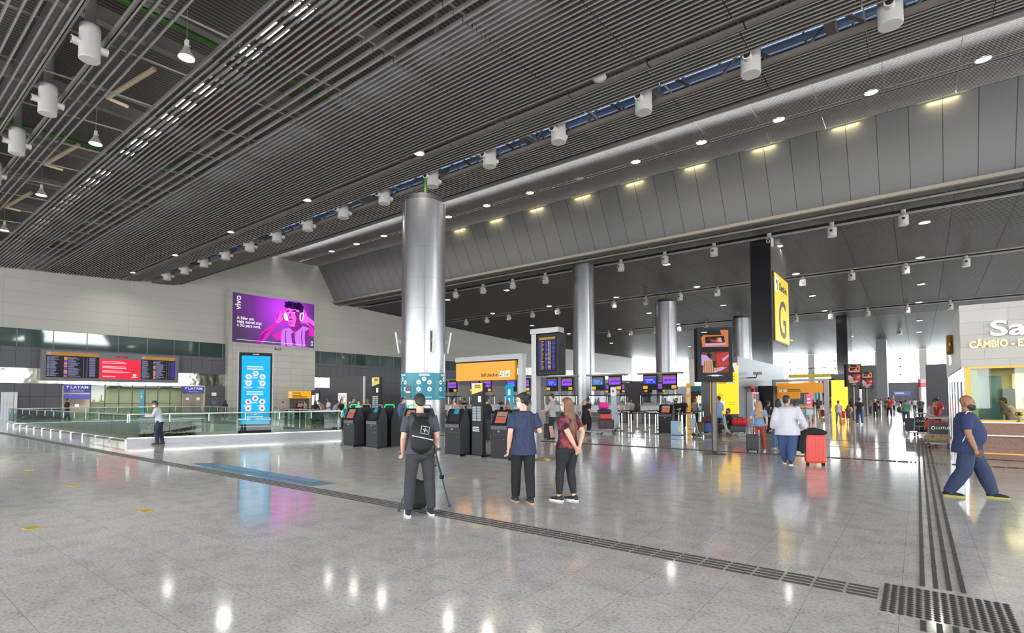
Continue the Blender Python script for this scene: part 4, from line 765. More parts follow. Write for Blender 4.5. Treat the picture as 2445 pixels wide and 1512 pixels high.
# ================================================================== check-in counters
cwhite = hexm('counter_white', 206, 208, 210, .4); cdark = hexm('counter_dark', 74, 72, 74, .4); acry = glass_mat('acrylic_screen', (.93, .95, .95), .05)
mblue = glow('monitor_blue', 50, 70, 220, 1.1); mpurp = glow('monitor_purple', 150, 90, 240, 1.1); mcopper = glow('monitor_copper', 150, 96, 60); amb2 = mat('plate_amber', s2l(238, 170, 16), .4, emit=s2l(240, 170, 20), es=.35); mteal = glow('monitor_teal', 66, 130, 190)
def island(X0, Y, s, num, where, gp):
    t = thing('check_in_counter', 'white check-in counter with canopy bar, %s' % where, 'counter', (X0, Y, 0), 0, gp+' counters')
    b = MB(); b.box((.65, .35, .95), (2.75, .7, .5)); b.build('counter_front', cwhite, t); b = MB(); b.box((.65, .4, .35), (2.7, .6, .7)); b.build('counter_base', cdark, t)
    b = MB(); b.box((.65, .0, .38), (2.75, .02, .03)); b.box((.65, -.0, 1.21), (2.8, .75, .03)); b.build('counter_edge', steelf, t)
    for sx_ in (-.1, 1.3): b = MB(); b.box((sx_, .1, 1.52), (1.25, .015, .6)); b.build('acrylic_pane', acry, t)
    b = MB(); b.box((.65, .1, 1.88), (2.9, .05, .07)); b.build('top_bar', bez, t); b = MB()
    for x in (-.75, .62, 2.0): b.box((x, .1, 1.52), (.03, .03, .75))
    b.build('pane_post', rail, t)
    b = MB(); b.box((.6, .1, 3.28), (2.95, .6, .11), bevel=.02); b.build('canopy_bar', hexm('canopy_gray', 128, 124, 116, .4), t)
    b = MB(); b.box((.1, .45, 1.65), (.3, .16, 3.3)); b.box((1.25, .45, 1.65), (.3, .16, 3.3)); b.build('canopy_post', steelf, t)
    for j, dx in enumerate((0, 1.3)):
        mt = thing('counter_monitor', '%s screen with number plate over the %s' % (('blue', 'purple WI-FI')[j], where), 'monitor', (X0+dx, Y, 2.72), 0, gp+' monitors')
        b = MB(); b.box((0, -.02, .0), (.98, .14, 1.0), bevel=.02); b.build('monitor_case', bez, mt); b = MB(); b.box((0, .15, .3), (.12, .2, .1)); b.build('monitor_arm', steelf, mt)
        b = MB(); rect(b, -.43, -.12, .43, .40, -.096, 1); rect(b, -.43, .31, .43, .40, -.1, 2)
        if j == 0: lines(b, -.3, .2, .6, 2, .08, .04, -.1, 3, num, .7); rect(b, -.2, -.04, -.14, .05, -.1, 3); rect(b, -.06, -.04, 0, .05, -.1, 3); disc(b, .28, 0, .06, -.1, 3, 10)
        else: disc(b, -.24, .1, .09, -.1, 4, 12)
        b.build('screen', [bez, (mteal if num == 4 else mblue) if j == 0 else mpurp, mcopper, glow('monitor_light', 160, 170, 240), glow('monitor_plum', 130, 50, 150)], mt)
        if j: text('WI-FI', .17, glow('wifi_navy', 46, 20, 110), mt, (-.12, -.102, .06), 0, 'lettering', 'LEFT', .002, .006, width=.5)
        px = (-.31, .31)[j]; b = MB(); b.box((px, -.105, -.34), (.3, .03, .2)); pl = b.build('number_plate', amb2, mt); text('%s %d' % ('G', 36+2*num+j), .13, ink, pl, (px, -.122, -.385), 0, 'lettering', 'CENTER', .001)
ORDC = ['first counter from the right', 'second counter from the right', 'third counter from the right', 'fourth counter from the right', 'fifth counter from the right', 'sixth counter from the right', 'seventh counter from the right']
for k in range(7): island(-10.05-3.83*k, 33.0, 1, 6-k if k else 9, ORDC[k], 'front row')
for k in range(2): island(-21.6-4.4*k, 51.0, 1, 12+k, ['rear counter nearest the third column', 'left counter of the rear row'][k], 'rear row')
# slim airline totem, clear box
P = at(1466, 1024); t = thing('airline_totem', 'slim gray airline totem with red leaf emblem beside the luggage', 'totem', P, 0); b = MB(); b.box((0, 0, 1.15), (.3, .1, 2.3)); b.build('totem_body', hexm('totem_bluegray', 168, 180, 190, .3), t)
b = MB(); b.box((0, -.055, 2.03), (.31, .02, .45)); b.build('totem_head', hexw, t); b = MB(); poly(b, [(0, 1.98), (.07, 2.02), (.05, 2.06), (.08, 2.1), (.03, 2.1), (0, 2.17), (-.03, 2.1), (-.08, 2.1), (-.05, 2.06), (-.07, 2.02)], -.068); b.build('leaf_emblem', hexm('leaf_red', 190, 30, 40), t); b = MB(); b.box((0, 0, .015), (.5, .4, .03)); b.build('base_plate', steelf, t)
P = at(1614, 1040); t = thing('clear_box', 'pale blue translucent box bag standing beside the single kiosk', 'box', P, .1); b = MB(); b.box((0, .15, .33), (.46, .34, .64), bevel=.03); b.build('box_body', hexm('box_blue', 140, 172, 196, .15), t); b = MB(); b.box((.16, -.03, .3), (.08, .01, .26)); b.build('label_strip', hexm('label_mix', 206, 210, 120), t)
# queue barriers
belt = hexm('barrier_belt', 24, 24, 28, .6)
def stanchions(lst, links, lab, gp):
    Ps = [at(x, y) for x, y in lst]
    for k, p in enumerate(Ps):
        t = thing('queue_barrier', '%s, %s from the left' % (lab, ORD[k]), 'barrier', p, 0, gp)
        b = MB(); b.lathe([(.17, 0), (.17, .015), (.1, .035), (.04, .045)], n=20); b.build('base', hexm('barrier_base', 96, 92, 86, .4), t)
        b = MB(); b.tube([(0, 0, .04), (0, 0, .93)], .034, 12); b.build('post', rail, t); b = MB(); b.tube([(0, 0, .92), (0, 0, 1.0)], .042, 12); b.build('belt_head', bez, t)
        for a, c in links:
            if a == k and c < len(Ps): d = Ps[c]-p; b = MB(); b.add([(0, 0, .92), (d.x, d.y, .92), (d.x, d.y, .975), (0, 0, .975)], [(0, 1, 2, 3)]); b.build('belt', belt, t)
q_ = lambda L: [(1430+x/7.56, 860+y/7.56) for x, y in L]
S1 = q_([(365, 1230), (415, 1278), (540, 1210), (585, 1322), (693, 1245), (833, 1297), (913, 1222), (1027, 1338), (1060, 1205), (1072, 1258), (1440, 1270), (1500, 1358), (1508, 1272), (1675, 1248), (1720, 1325), (1835, 1240), (1885, 1230)])
stanchions(S1, [(1, 3), (3, 5), (5, 7), (0, 2), (2, 4), (4, 6), (6, 8), (7, 11), (9, 10), (11, 14), (13, 15), (12, 14), (14, 16)], 'belt barrier post before the counters', 'barrier posts before the counters')
stanchions([(656, 1002), (664, 1004), (678, 1001), (690, 1004), (700, 1002), (716, 1003), (730, 1004), (744, 1002), (757, 1005)], [(0, 1), (1, 3), (3, 5), (5, 6), (6, 8)], 'belt barrier post behind the balustrade', 'barrier posts behind the balustrade')
stanchions([(1985, 985), (2003, 984), (2090, 990), (2104, 988), (2130, 986), (2150, 984)], [(0, 1), (2, 3), (3, 4), (4, 5)], 'distant belt barrier post', 'distant barrier posts')
# dark freestanding wall, gates at the far left
P = at(786, 1004); t = thing('partition_wall', 'dark freestanding partition behind the waiting travellers', 'partition', (P.x, P.y, 0), 0); t['kind'] = 'structure'
P2 = at(868, 1004); L = (P2-P).length; t.rotation_euler = (0, 0, math.atan2((P2-P).y, (P2-P).x)); HPW = 1.69+depth(P)*(953-899)/FPX; b = MB(); b.box((L/2, .1, HPW/2), (L, .2, HPW)); b.build('partition_panel', hexm('partition_dark', 62, 60, 64, .6), t); b = MB(); b.box((L, .1, HPW/2), (.1, .24, HPW)); b.build('edge_post', steelf, t)
for k, (x, lab) in enumerate([(4, 'first'), (12, 'second'), (20, 'third'), (27, 'fourth'), (36, 'fifth')]):
    P = at(x, 1003); t = thing('gate_post', 'tall gray flat gate post at the left edge, %s from the left' % lab, 'gate post', P, YAW+.75, 'tall gate posts at the left edge'); b = MB(); b.box((0, 0, 1.18), (.2, .06, 2.36)); b.build('post', hexm('gate_gray', 170, 172, 178, .35, metal=.3), t)
    if k in (1, 2, 3): b = MB(); b.box((.09, 0, 1.35), (.08, .12, .42)); b.build('yellow_pad', hexm('gate_yellow', 190, 160, 70), t)
# airline poster stands in the queue
P = at(817, 1010); t = thing('poster_stand', 'white and green airline poster stand behind the waiting travellers', 'poster stand', P, .1); D = depth(P); b = MB(); b.box((0, 0, 1.05), (.78, .1, 2.1)); b.build('stand_body', hexw, t); b = MB(); rect(b, -.34, .3, .34, 1.45, -.056, 0); b.build('green_panel', hexm('poster_green', 150, 196, 80), t); text('TAP', .36, hexm('tap_red', 200, 40, 50), t, (0, -.056, 1.68), 0, 'lettering', 'CENTER', .004, .004)
P = at(753, 1006); t = thing('poster_stand', 'dark poster stand with white papers beside the pier', 'poster stand', P, .2); b = MB(); b.box((0, 0, 1.25), (.85, .1, 2.2)); b.build('stand_body', hexm('stand_navy', 30, 32, 50), t); b = MB(); rect(b, -.34, 1.2, -.05, 2.0, -.056, 0); rect(b, .05, 1.3, .36, 2.1, -.056, 0); b.build('papers', hexw, t); b = MB(); b.box((0, 0, .08), (.6, .4, .16)); b.build('foot', bez, t)
# ================================================================== exchange booth at the right
BX, BY, BD = 0.985, 19.3, 9.2
stone = panel_mat('booth_stone', s2l(182, 177, 169), s2l(176, 171, 162), s2l(150, 145, 138), 1.0, .34, .005, .5, 'XZ', .5, .3); q = NT(stone)
stone2 = panel_mat('booth_stone_side', s2l(172, 160, 148), s2l(164, 152, 140), s2l(146, 138, 130), 1.0, .34, .005, .5, 'YZ', .5, .3)
gold = mat('gold_trim', s2l(160, 126, 56), .4, .7); bt = thing('exchange_booth', 'pale stone currency exchange booth with large white lettering and glass counter window', 'booth', (BX, BY, 0)); bt['kind'] = 'thing'
b = MB(); b.box((6, .12, 3.38), (12, .24, 1.72)); b.build('stone_band', stone, bt)
b = MB(); b.box((.13, BD/2+.13, 3.38), (.24, BD, 1.719)); b.build('stone_side_band', stone2, bt)
b = MB(); b.box((6, BD/2+.1, 4.15), (11.7, BD-.2, .06)); b.box((6, BD/2, 2.6), (11.6, BD-.3, .06)); b.build('booth_roof', hexm('booth_ceiling', 210, 196, 150, .6), bt)
b = MB(); b.box((6.1, .05, 2.49), (11.9, .12, .06)); b.box((.13, .03, 1.76), (.12, .12, 1.5)); b.box((3.4, .05, 1.76), (.1, .1, 1.5)); b.box((6.1, .05, 1.03), (11.9, .16, .06)); b.build('gold_frame', gold, bt)
b = MB(); b.box((1.75, .06, 1.76), (3.2, .02, 1.46)); b.box((7.5, .06, 1.76), (8, .02, 1.46)); b.build('window_glass', glass_mat('booth_glass', (.88, .92, .86), .05), bt)
b = MB(); b.box((.06, BD/2+.2, 1.3), (.03, BD-.5, 2.5)); b.build('side_glass', glass_mat('booth_side_glass', (.8, .86, .86), .1), bt); b = MB()
for k in range(6): b.box((.06, .3+1.7*k, 1.3), (.07, .08, 2.5))
b.build('side_mullion', rail, bt)
cb = hexm('counter_brown', 128, 92, 74, .5); q = NT(cb); q.l(q.ramp(q.noise(q.coords(), 60, 3), [(.35, s2l(104, 72, 58)), (.6, s2l(140, 102, 84))]).outputs[0], q.b.inputs['Base Color'])
b = MB(); b.box((6.15, -.02, .5), (11.8, .3, .98)); b.build('counter_body', cb, bt); b = MB(); b.box((6.2, -.06, 1.0), (11.9, .42, .035)); b.build('counter_top', hexm('counter_marble', 222, 214, 204, .2), bt)
b = MB(); b.box((6.1, -.28, .66), (11.4, .26, .035)); b.build('writing_ledge', hexm('ledge_marble', 214, 204, 194, .2), bt); b = MB(); b.box((6.3, -.2, .17), (11.8, .03, .035)); b.build('gold_rail', gold, bt)
b = MB(); b.box((.9, -.18, .42), (1.2, .02, .6)); b.build('counter_panel', cb, bt)
b = MB(); b.box((6, 3.4, 1.3), (11.6, .1, 2.6)); b.box((11.5, 1.8, 1.3), (.1, 3.3, 2.6)); b.box((6, 1.8, .01), (11.6, 3.2, .02)); b.build('back_wall', hexm('booth_back', 222, 206, 160, .6), bt)
b = MB(); b.box((.72, 3.2, 1.2), (.8, .06, 2.3)); b.build('inner_door', hexm('booth_teal_glass', 74, 110, 112, .1), bt); b = MB(); b.box((1.85, 3.2, 1.25), (1.0, .25, 2.3)); b.build('white_cabinet', hexm('booth_cabinet', 226, 220, 206, .5), bt); b = MB(); b.box((1.72, 3.06, 1.55), (.26, .02, .18)); b.build('red_notice', hexm('notice_red_matte', 200, 50, 60), bt)
b = MB(); b.box((.28, .25, 1.72), (.14, .04, 1.42)); b.build('green_glass_edge', hexm('edge_green', 120, 150, 70, .3), bt)
sfw = glow('sign_white', 250, 246, 250, 1.05); cbg = mat('letters_gold', s2l(200, 170, 100), .3, .6, emit=s2l(255, 225, 160), es=.35); blt = hexm('letter_return', 110, 100, 104, .4)
px = ony(2362, 800, BY); text('Safra', .585, sfw, bt, (px.x-BX, -.06, 3.34), 0, 'lettering', 'LEFT', .03, .012).scale.x = 1.42; text('Safra', .585, blt, bt, (px.x-BX+.015, -.02, 3.335), 0, 'letter_return', 'LEFT', .03, .016).scale.x = 1.42
px = ony(2314, 830, BY); text('CÂMBIO - EXCHANGE', .26, cbg, bt, (px.x-BX, -.05, 3.035), 0, 'gold_lettering', 'LEFT', .025, .006).scale.x = .8
o = text('Safra', .5, sfw, bt, (-.03, 5.6, 2.85), -math.pi/2, 'side_lettering', 'LEFT', .02, .004)
b = MB(); b.tube([(-.06, 4.0, 3.2), (-.06, 4.5, 3.75)], .09, 8); b.tube([(-.06, 4.5, 3.2), (-.06, 4.0, 3.75)], .09, 8); b.ball((-.06, 4.25, 3.5), (.1, .25, .25), 10); b.build('gold_emblem', gold, bt)
bl = bpy.data.lights.new('booth_lamp', 'AREA'); bl.energy = 30; bl.color = (1, .82, .45); bl.size = 2.0; bo = bpy.data.objects.new('booth_lamp', bl); COL.objects.link(bo); bo.location = (2.0, 1.9, 2.5); bo.parent = bt
t = thing('desk_monitor', 'gray computer monitor inside the exchange booth', 'monitor', (BX+1.22, BY+2.75, 1.2), .3); b = MB(); b.box((0, 0, .35), (.3, .05, .75)); b.build('monitor_case', hexm('monitor_gray', 112, 118, 134, .4), t); b = MB(); b.box((0, .05, -.58), (.1, .1, 1.16)); b.build('stand', bez, t)
t = thing('service_desk', 'dark green desk inside the exchange booth', 'desk', (BX+.52, BY+1.1, 0.02)); b = MB(); b.box((0, 0, .93), (.6, 1.0, .05)); b.build('desk_top', hexm('desk_green', 36, 50, 44), t); b = MB(); b.box((0, .0, .45), (.5, .9, .9)); b.build('desk_body', hexm('desk_dark', 40, 40, 40), t)
t = thing('counter_mirror', 'small round gold mirror on stand on the booth counter', 'mirror', (ony(2432, 1000, BY).x, BY-.1, 1.02)); b = MB(); b.lathe([(.05, 0), (.05, .015), (.012, .02), (.012, .16)], n=14); b.build('stand', gold, t); b = MB(); b.ball((0, 0, .21), (.085, .04, .06), 14); b.build('mirror_ring', gold, t); b = MB(); b.ball((0, -.03, .21), (.04, .02, .03), 10); b.build('mirror_face', bez, t)
# tall dark wall and sign pylons before the far windows
b = MB(); b.box((3.3, 62, 2.33), (5.3, 1.0, 4.66)); struct(b.build('wall_dark', hexm('dark_wall_navy', 70, 70, 78, .5)))
b = MB(); b.box((-8.2, 128, 4.0), (4.2, 4, 8.0)); struct(b.build('wall_gray_block', hexm('gray_block', 142, 142, 146, .6)))
P = at(2197, 985); t = thing('red_pylon', 'pale pylon with pink and red head before the dark wall', 'pylon', at(2204, 984.5), YAW); b = MB(); b.box((0, 0, 1.4), (.52, .3, 2.8)); b.build('pylon_body', hexm('pylon_pale', 206, 208, 214, .4), t); b = MB(); b.box((0, 0, 3.0), (.6, .34, .44)); b.build('red_band', hexm('pylon_red', 196, 60, 70, .4), t); b = MB(); b.box((0, 0, 3.44), (.6, .34, .44)); b.build('pink_band', hexm('pylon_pink', 206, 150, 160, .4), t)
def banner(px, py, w, h, z, m, lab, name='sign_board', printm=None, post=True, cat='sign', n=2):
    P = at(px, py); t = thing(name, lab, cat, P, YAW); b = MB(); b.box((0, 0, z+h/2), (w, .12, h)); b.build('board', m, t)
    if printm: b = MB(); lines(b, -w*.4, z+h*.7, w*.6, n, h*.22, h*.1, -.066, 0, 5, .6); b.build('board_print', printm, t)
    if post and z > .1: b = MB(); b.box((-w*.46, .02, (z+h)/2), (.12, .1, z+h)); b.build('post', steelf, t)
    return t
PO = at(1850, 1010); t = thing('portal_sign', 'steel portal with amber directional sign beside the black pillar', 'sign', at(1851, 1012), 0); s_ = depth(PO)/FPX; Hp = 1.69+s_*(950-909)
for x_ in (0, 2.9): b = MB(); b.box((x_, 0, Hp/2), (.24, .24, Hp)); b.build('post', steelf, t)
b = MB(); b.box((1.45, 0, Hp-.08), (3.1, .3, .16)); b.build('top_beam', steelf, t)
b = MB(); b.box((1.45, -.1, Hp-.55), (2.6, .12, .62)); b.build('sign_panel', am, t); b = MB(); rect(b, .3, Hp-.82, .48, Hp-.64, -.17, 0); rect(b, .55, Hp-.82, .73, Hp-.64, -.17, 0); lines(b, .8, Hp-.62, .8, 2, .1, .05, -.17, 1, 3, .8); b.build('pictogram', [hexw, ink], t)
b = MB(); b.box((.8, .0, Hp-1.05), (1.3, .1, .36)); b.build('lower_panel', am, t)
banner(1905, 1000, 1.75, .75, 1.95, hexm('sign_charcoal', 34, 34, 38), 'charcoal information desk sign with white symbols', printm=wtxt, post=True)
banner(1933, 992, .55, 1.5, .55, hexm('banner_pink', 236, 96, 120), 'pink upright banner among the travellers', 'standing_banner', wtxt, cat='banner')
banner(1936, 985, 1.4, .8, 2.6, am, 'small amber sign behind the pink banner', printm=ink)
banner(1954, 985, .3, 1.6, 1.1, glow('banner_aqua', 60, 200, 220, .9), 'slim aqua lit banner behind the woman with suitcase', 'standing_banner', cat='banner')
banner(1991, 985, .85, 1.5, .6, hexm('banner_navy', 52, 56, 104), 'navy upright banner before the yellow poster', 'standing_banner', wtxt, cat='banner')
banner(2006, 989, 1.6, 3.4, .0, ypost, 'distant yellow poster with small photo on gray block', 'yellow_poster', post=False, cat='poster')
b = MB(); P = at(2006, 986.5); b.box((P.x+.3, P.y+4, 2.1), (2.6, 3.2, 4.3)); struct(b.build('wall_poster_block', sclad))
P = at(1979, 987); t = thing('flight_portal', 'distant dark flight screen on steel portal', 'flight screen', P, YAW); b = MB(); b.box((-.85, 0, 1.75), (.25, .3, 3.5)); b.build('post', steelf, t); b = MB(); b.box((0, 0, 2.7), (1.3, .2, 1.9)); b.build('screen_case', blackscr, t); b = MB(); rect(b, -.5, 3.4, .5, 3.5, -.11, 0); lines(b, -.1, 3.2, .2, 10, .13, .07, -.11, 1, 3, .8); b.build('flight_list', [amber, viol], t)
banner(2154, 972, 3.0, .75, 1.9, hexm('sign_blue', 70, 84, 150), 'distant blue airline sign on pale frame', printm=wtxt); banner(2023, 985, .7, 1.7, .3, hexm('banner_slate', 66, 66, 80), 'slate upright banner beside the distant yellow poster', 'standing_banner', cat='banner'); banner(2048, 983, .6, .6, 1.9, hexm('sign_orange', 226, 160, 80), 'small orange sign under the distant screen', post=True)
t = thing('roof_truss', 'yellow and black lattice gantry before the far windows', 'gantry', (-21.5, 118, 0)); b = MB(); b.box((4.2, 0, 5.9), (9.5, .3, .7)); b.build('yellow_fascia', hexm('gantry_yellow', 206, 186, 70), t); b = MB()
for k in range(12): b.tube([(-.5+.85*k, 0, 6.2), (-.1+.85*k, 0, 7.4), (.35+.85*k, 0, 6.2)], .05, 5)
b.tube([(-.6, 0, 7.4), (9.2, 0, 7.4)], .07, 6); b.build('lattice', hexm('gantry_dark', 60, 60, 56), t)
for x in (-.3, 8.9): b = MB(); b.box((x, 0, 2.9), (.3, .3, 5.8)); b.build('gantry_post', steelf, t)
# shop fronts glimpsed behind the counters
for k, (x0, c, lab) in enumerate([(-17.5, (150, 60, 70), 'dark shop stall with crimson fascia behind the counters'), (-21.5, (60, 110, 120), 'teal shop stall behind the counters')]):
    t = thing('shop_stall', lab, 'stall', (x0, 66+2*k, 0)); b = MB(); b.box((0, 1, 1.4), (4.0, 2, 2.8)); b.build('stall_body', hexm('stall_dark', 70, 56, 50), t); b = MB(); b.box((0, -.06, 2.85), (4.1, .15, .7)); b.build('fascia', hexm('fascia%d' % k, *c, .4), t); b = MB(); b.box((.3, -.02, 1.4), (2.6, .06, .9)); b.build('lit_shelf', glow('stall_lit', 240, 190, 130, .9), t)
for k, (x, y, c, lab) in enumerate([(1217, 1012, (20, 180, 215), 'bright cyan lit stand behind the orange haired woman'), (1645, 1014, (236, 170, 30), 'orange upright banner behind the dark clad pair'), (1681, 1016, (30, 176, 206), 'cyan upright banner with white letters by the bronze pole')]):
    P = at(x, y); t = thing('standing_banner', lab, 'banner', P, .3); b = MB(); b.box((0, 0, 1.3), (.5 if k == 0 else .27, .14, 2.6)); b.build('banner_body', glow('ban%d' % k, *c, .8), t); b = MB(); rect(b, -.09, 1.9, .09, 2.3, -.08); rect(b, -.07, 1.2, .07, 1.7, -.08); b.build('banner_print', hexw, t)
P = at(1520, 1000); t = thing('partition_wall', 'dark partition between the second and third check-in columns', 'partition', (-28.5, 62, 0)); t['kind'] = 'structure'; b = MB(); b.box((1, 0, 1.9), (5.6, .2, 3.8)); b.build('partition_panel', hexm('partition_slate', 58, 58, 64, .6), t)
b = MB(); b.box((-46, 60, 1.7), (.3, 40, 3.4)); struct(b.build('wall_counter_back', hexm('back_wall_gray', 108, 106, 106, .6)))
# ================================================================== people
def remesh(b, name, mats, vox, it=3):
    me = b.mesh(name, mats[0] if isinstance(mats, list) else mats); o = bpy.data.objects.new('tmp', me); COL.objects.link(o)
    m = o.modifiers.new('r', 'REMESH'); m.mode = 'VOXEL'; m.voxel_size = vox; m.use_smooth_shade = True
    if it: s = o.modifiers.new('s', 'SMOOTH'); s.factor = .5; s.iterations = it
    dg = bpy.context.evaluated_depsgraph_get(); r = bpy.data.meshes.new_from_object(o.evaluated_get(dg)); bpy.data.objects.remove(o); bpy.data.meshes.remove(me)
    r.name = name; r.materials.clear()
    for q in (mats if isinstance(mats, list) else [mats]): r.materials.append(q)
    r.polygons.foreach_set('use_smooth', [True]*len(r.polygons)); return r
def loft(b, secs, n=12, mi=0, cap=.45):            # secs: (centre, axis a vector, axis b vector) closed with rounded ends
    vs = []; m = len(secs)
    for c, a, d in secs:
        for k in range(n): t = 2*math.pi*k/n; vs.append(c+a*math.cos(t)+d*math.sin(t))
    e0 = secs[0][0]+(secs[0][0]-secs[1][0]).normalized()*secs[0][1].length*cap; e1 = secs[-1][0]+(secs[-1][0]-secs[-2][0]).normalized()*secs[-1][1].length*cap
    fs = [(i*n+k, i*n+(k+1) % n, (i+1)*n+(k+1) % n, (i+1)*n+k) for i in range(m-1) for k in range(n)]
    vs += [e0, e1]; fs += [(m*n, (k+1) % n, k) for k in range(n)] + [(m*n+1, (m-1)*n+k, (m-1)*n+(k+1) % n) for k in range(n)]
    b.add(vs, fs, mi, True)
def limb(b, pts, rad, side=Vector((1, 0, 0)), n=10, extra=0.0):
    secs = []; N = len(pts)
    for i, p in enumerate(pts):
        t = (pts[min(i+1, N-1)]-pts[max(i-1, 0)]).normalized(); a = (side-t*side.dot(t))
        if a.length < .1: a = Vector((0, 1, 0))-t*t.y
        a.normalize(); d = t.cross(a); r = rad[i] if isinstance(rad[i], tuple) else (rad[i], rad[i]); secs.append((p, a*(r[0]+extra), d*(r[1]+extra)))
    loft(b, secs, n)
def lerp(a, b, t): return a+(b-a)*t
def ik(a, tgt, l1, l2, pole):
    d = tgt-a; L = min(d.length, (l1+l2)*.999); L = max(L, abs(l1-l2)+.01); u = d.normalized(); x = (l1*l1-l2*l2+L*L)/(2*L); h = math.sqrt(max(l1*l1-x*x, 0)); p = (pole-u*pole.dot(u)).normalized(); return a+u*x+p*h, a+u*L
skins = {}
def skinm(r, g, b_): return mat('skin_%d_%d_%d' % (r, g, b_), tuple(v*.82 for v in s2l(r, g, b_)), .5)
SKA, SKB, SKC, SKD = skinm(224, 178, 152), skinm(196, 146, 118), skinm(150, 104, 80), skinm(112, 76, 58)
def fold(m, sc=(9, 9, 4), st=.5):
    q = NT(m); bp_ = q.n('ShaderNodeBump'); bp_.inputs['Strength'].default_value = st; bp_.inputs['Distance'].default_value = .03
    q.l(q.noise(q.coords(sc), 1.6, 3), bp_.inputs['Height']); q.l(bp_.outputs[0], q.b.inputs['Normal'])
def cloth(r, g, b_, rough=.85):
    k = 'cloth_%d_%d_%d' % (r, g, b_)
    if k not in _M: fold(mat(k, tuple(v*.7 for v in s2l(r, g, b_)), rough))
    return _M[k]
def hairmat(n, r, g, b_):
    m = hexm(n, r, g, b_, .5); q = NT(m); c = q.ramp(q.noise(q.coords((70, 70, 5)), 1.0, 4), [(.3, s2l(r*.55, g*.55, b_*.55)), (.55, s2l(r, g, b_)), (.75, s2l(min(255, r*1.3), min(255, g*1.3), min(255, b_*1.3)))]); q.l(c.outputs[0], q.b.inputs['Base Color']); fold(m, (60, 60, 4), .6); return m
HAIRD = hairmat('hair_dark', 32, 26, 24); HAIRB = hairmat('hair_brown', 96, 66, 44); HAIRL = hairmat('hair_blonde', 176, 146, 104); HAIRR = hairmat('hair_auburn', 128, 86, 58); maskw = hexm('mask_white', 200, 202, 206, .7); maskb = hexm('mask_blue', 130, 176, 206, .7); maskk = hexm('mask_black', 26, 28, 38, .7); shoe_d = hexm('shoe_dark', 34, 34, 38, .6); shoe_w = hexm('shoe_white', 222, 222, 224, .6); sole_w = hexm('sole_white', 226, 226, 226, .6); eyem = hexm('eye_dark', 26, 20, 18, .3)
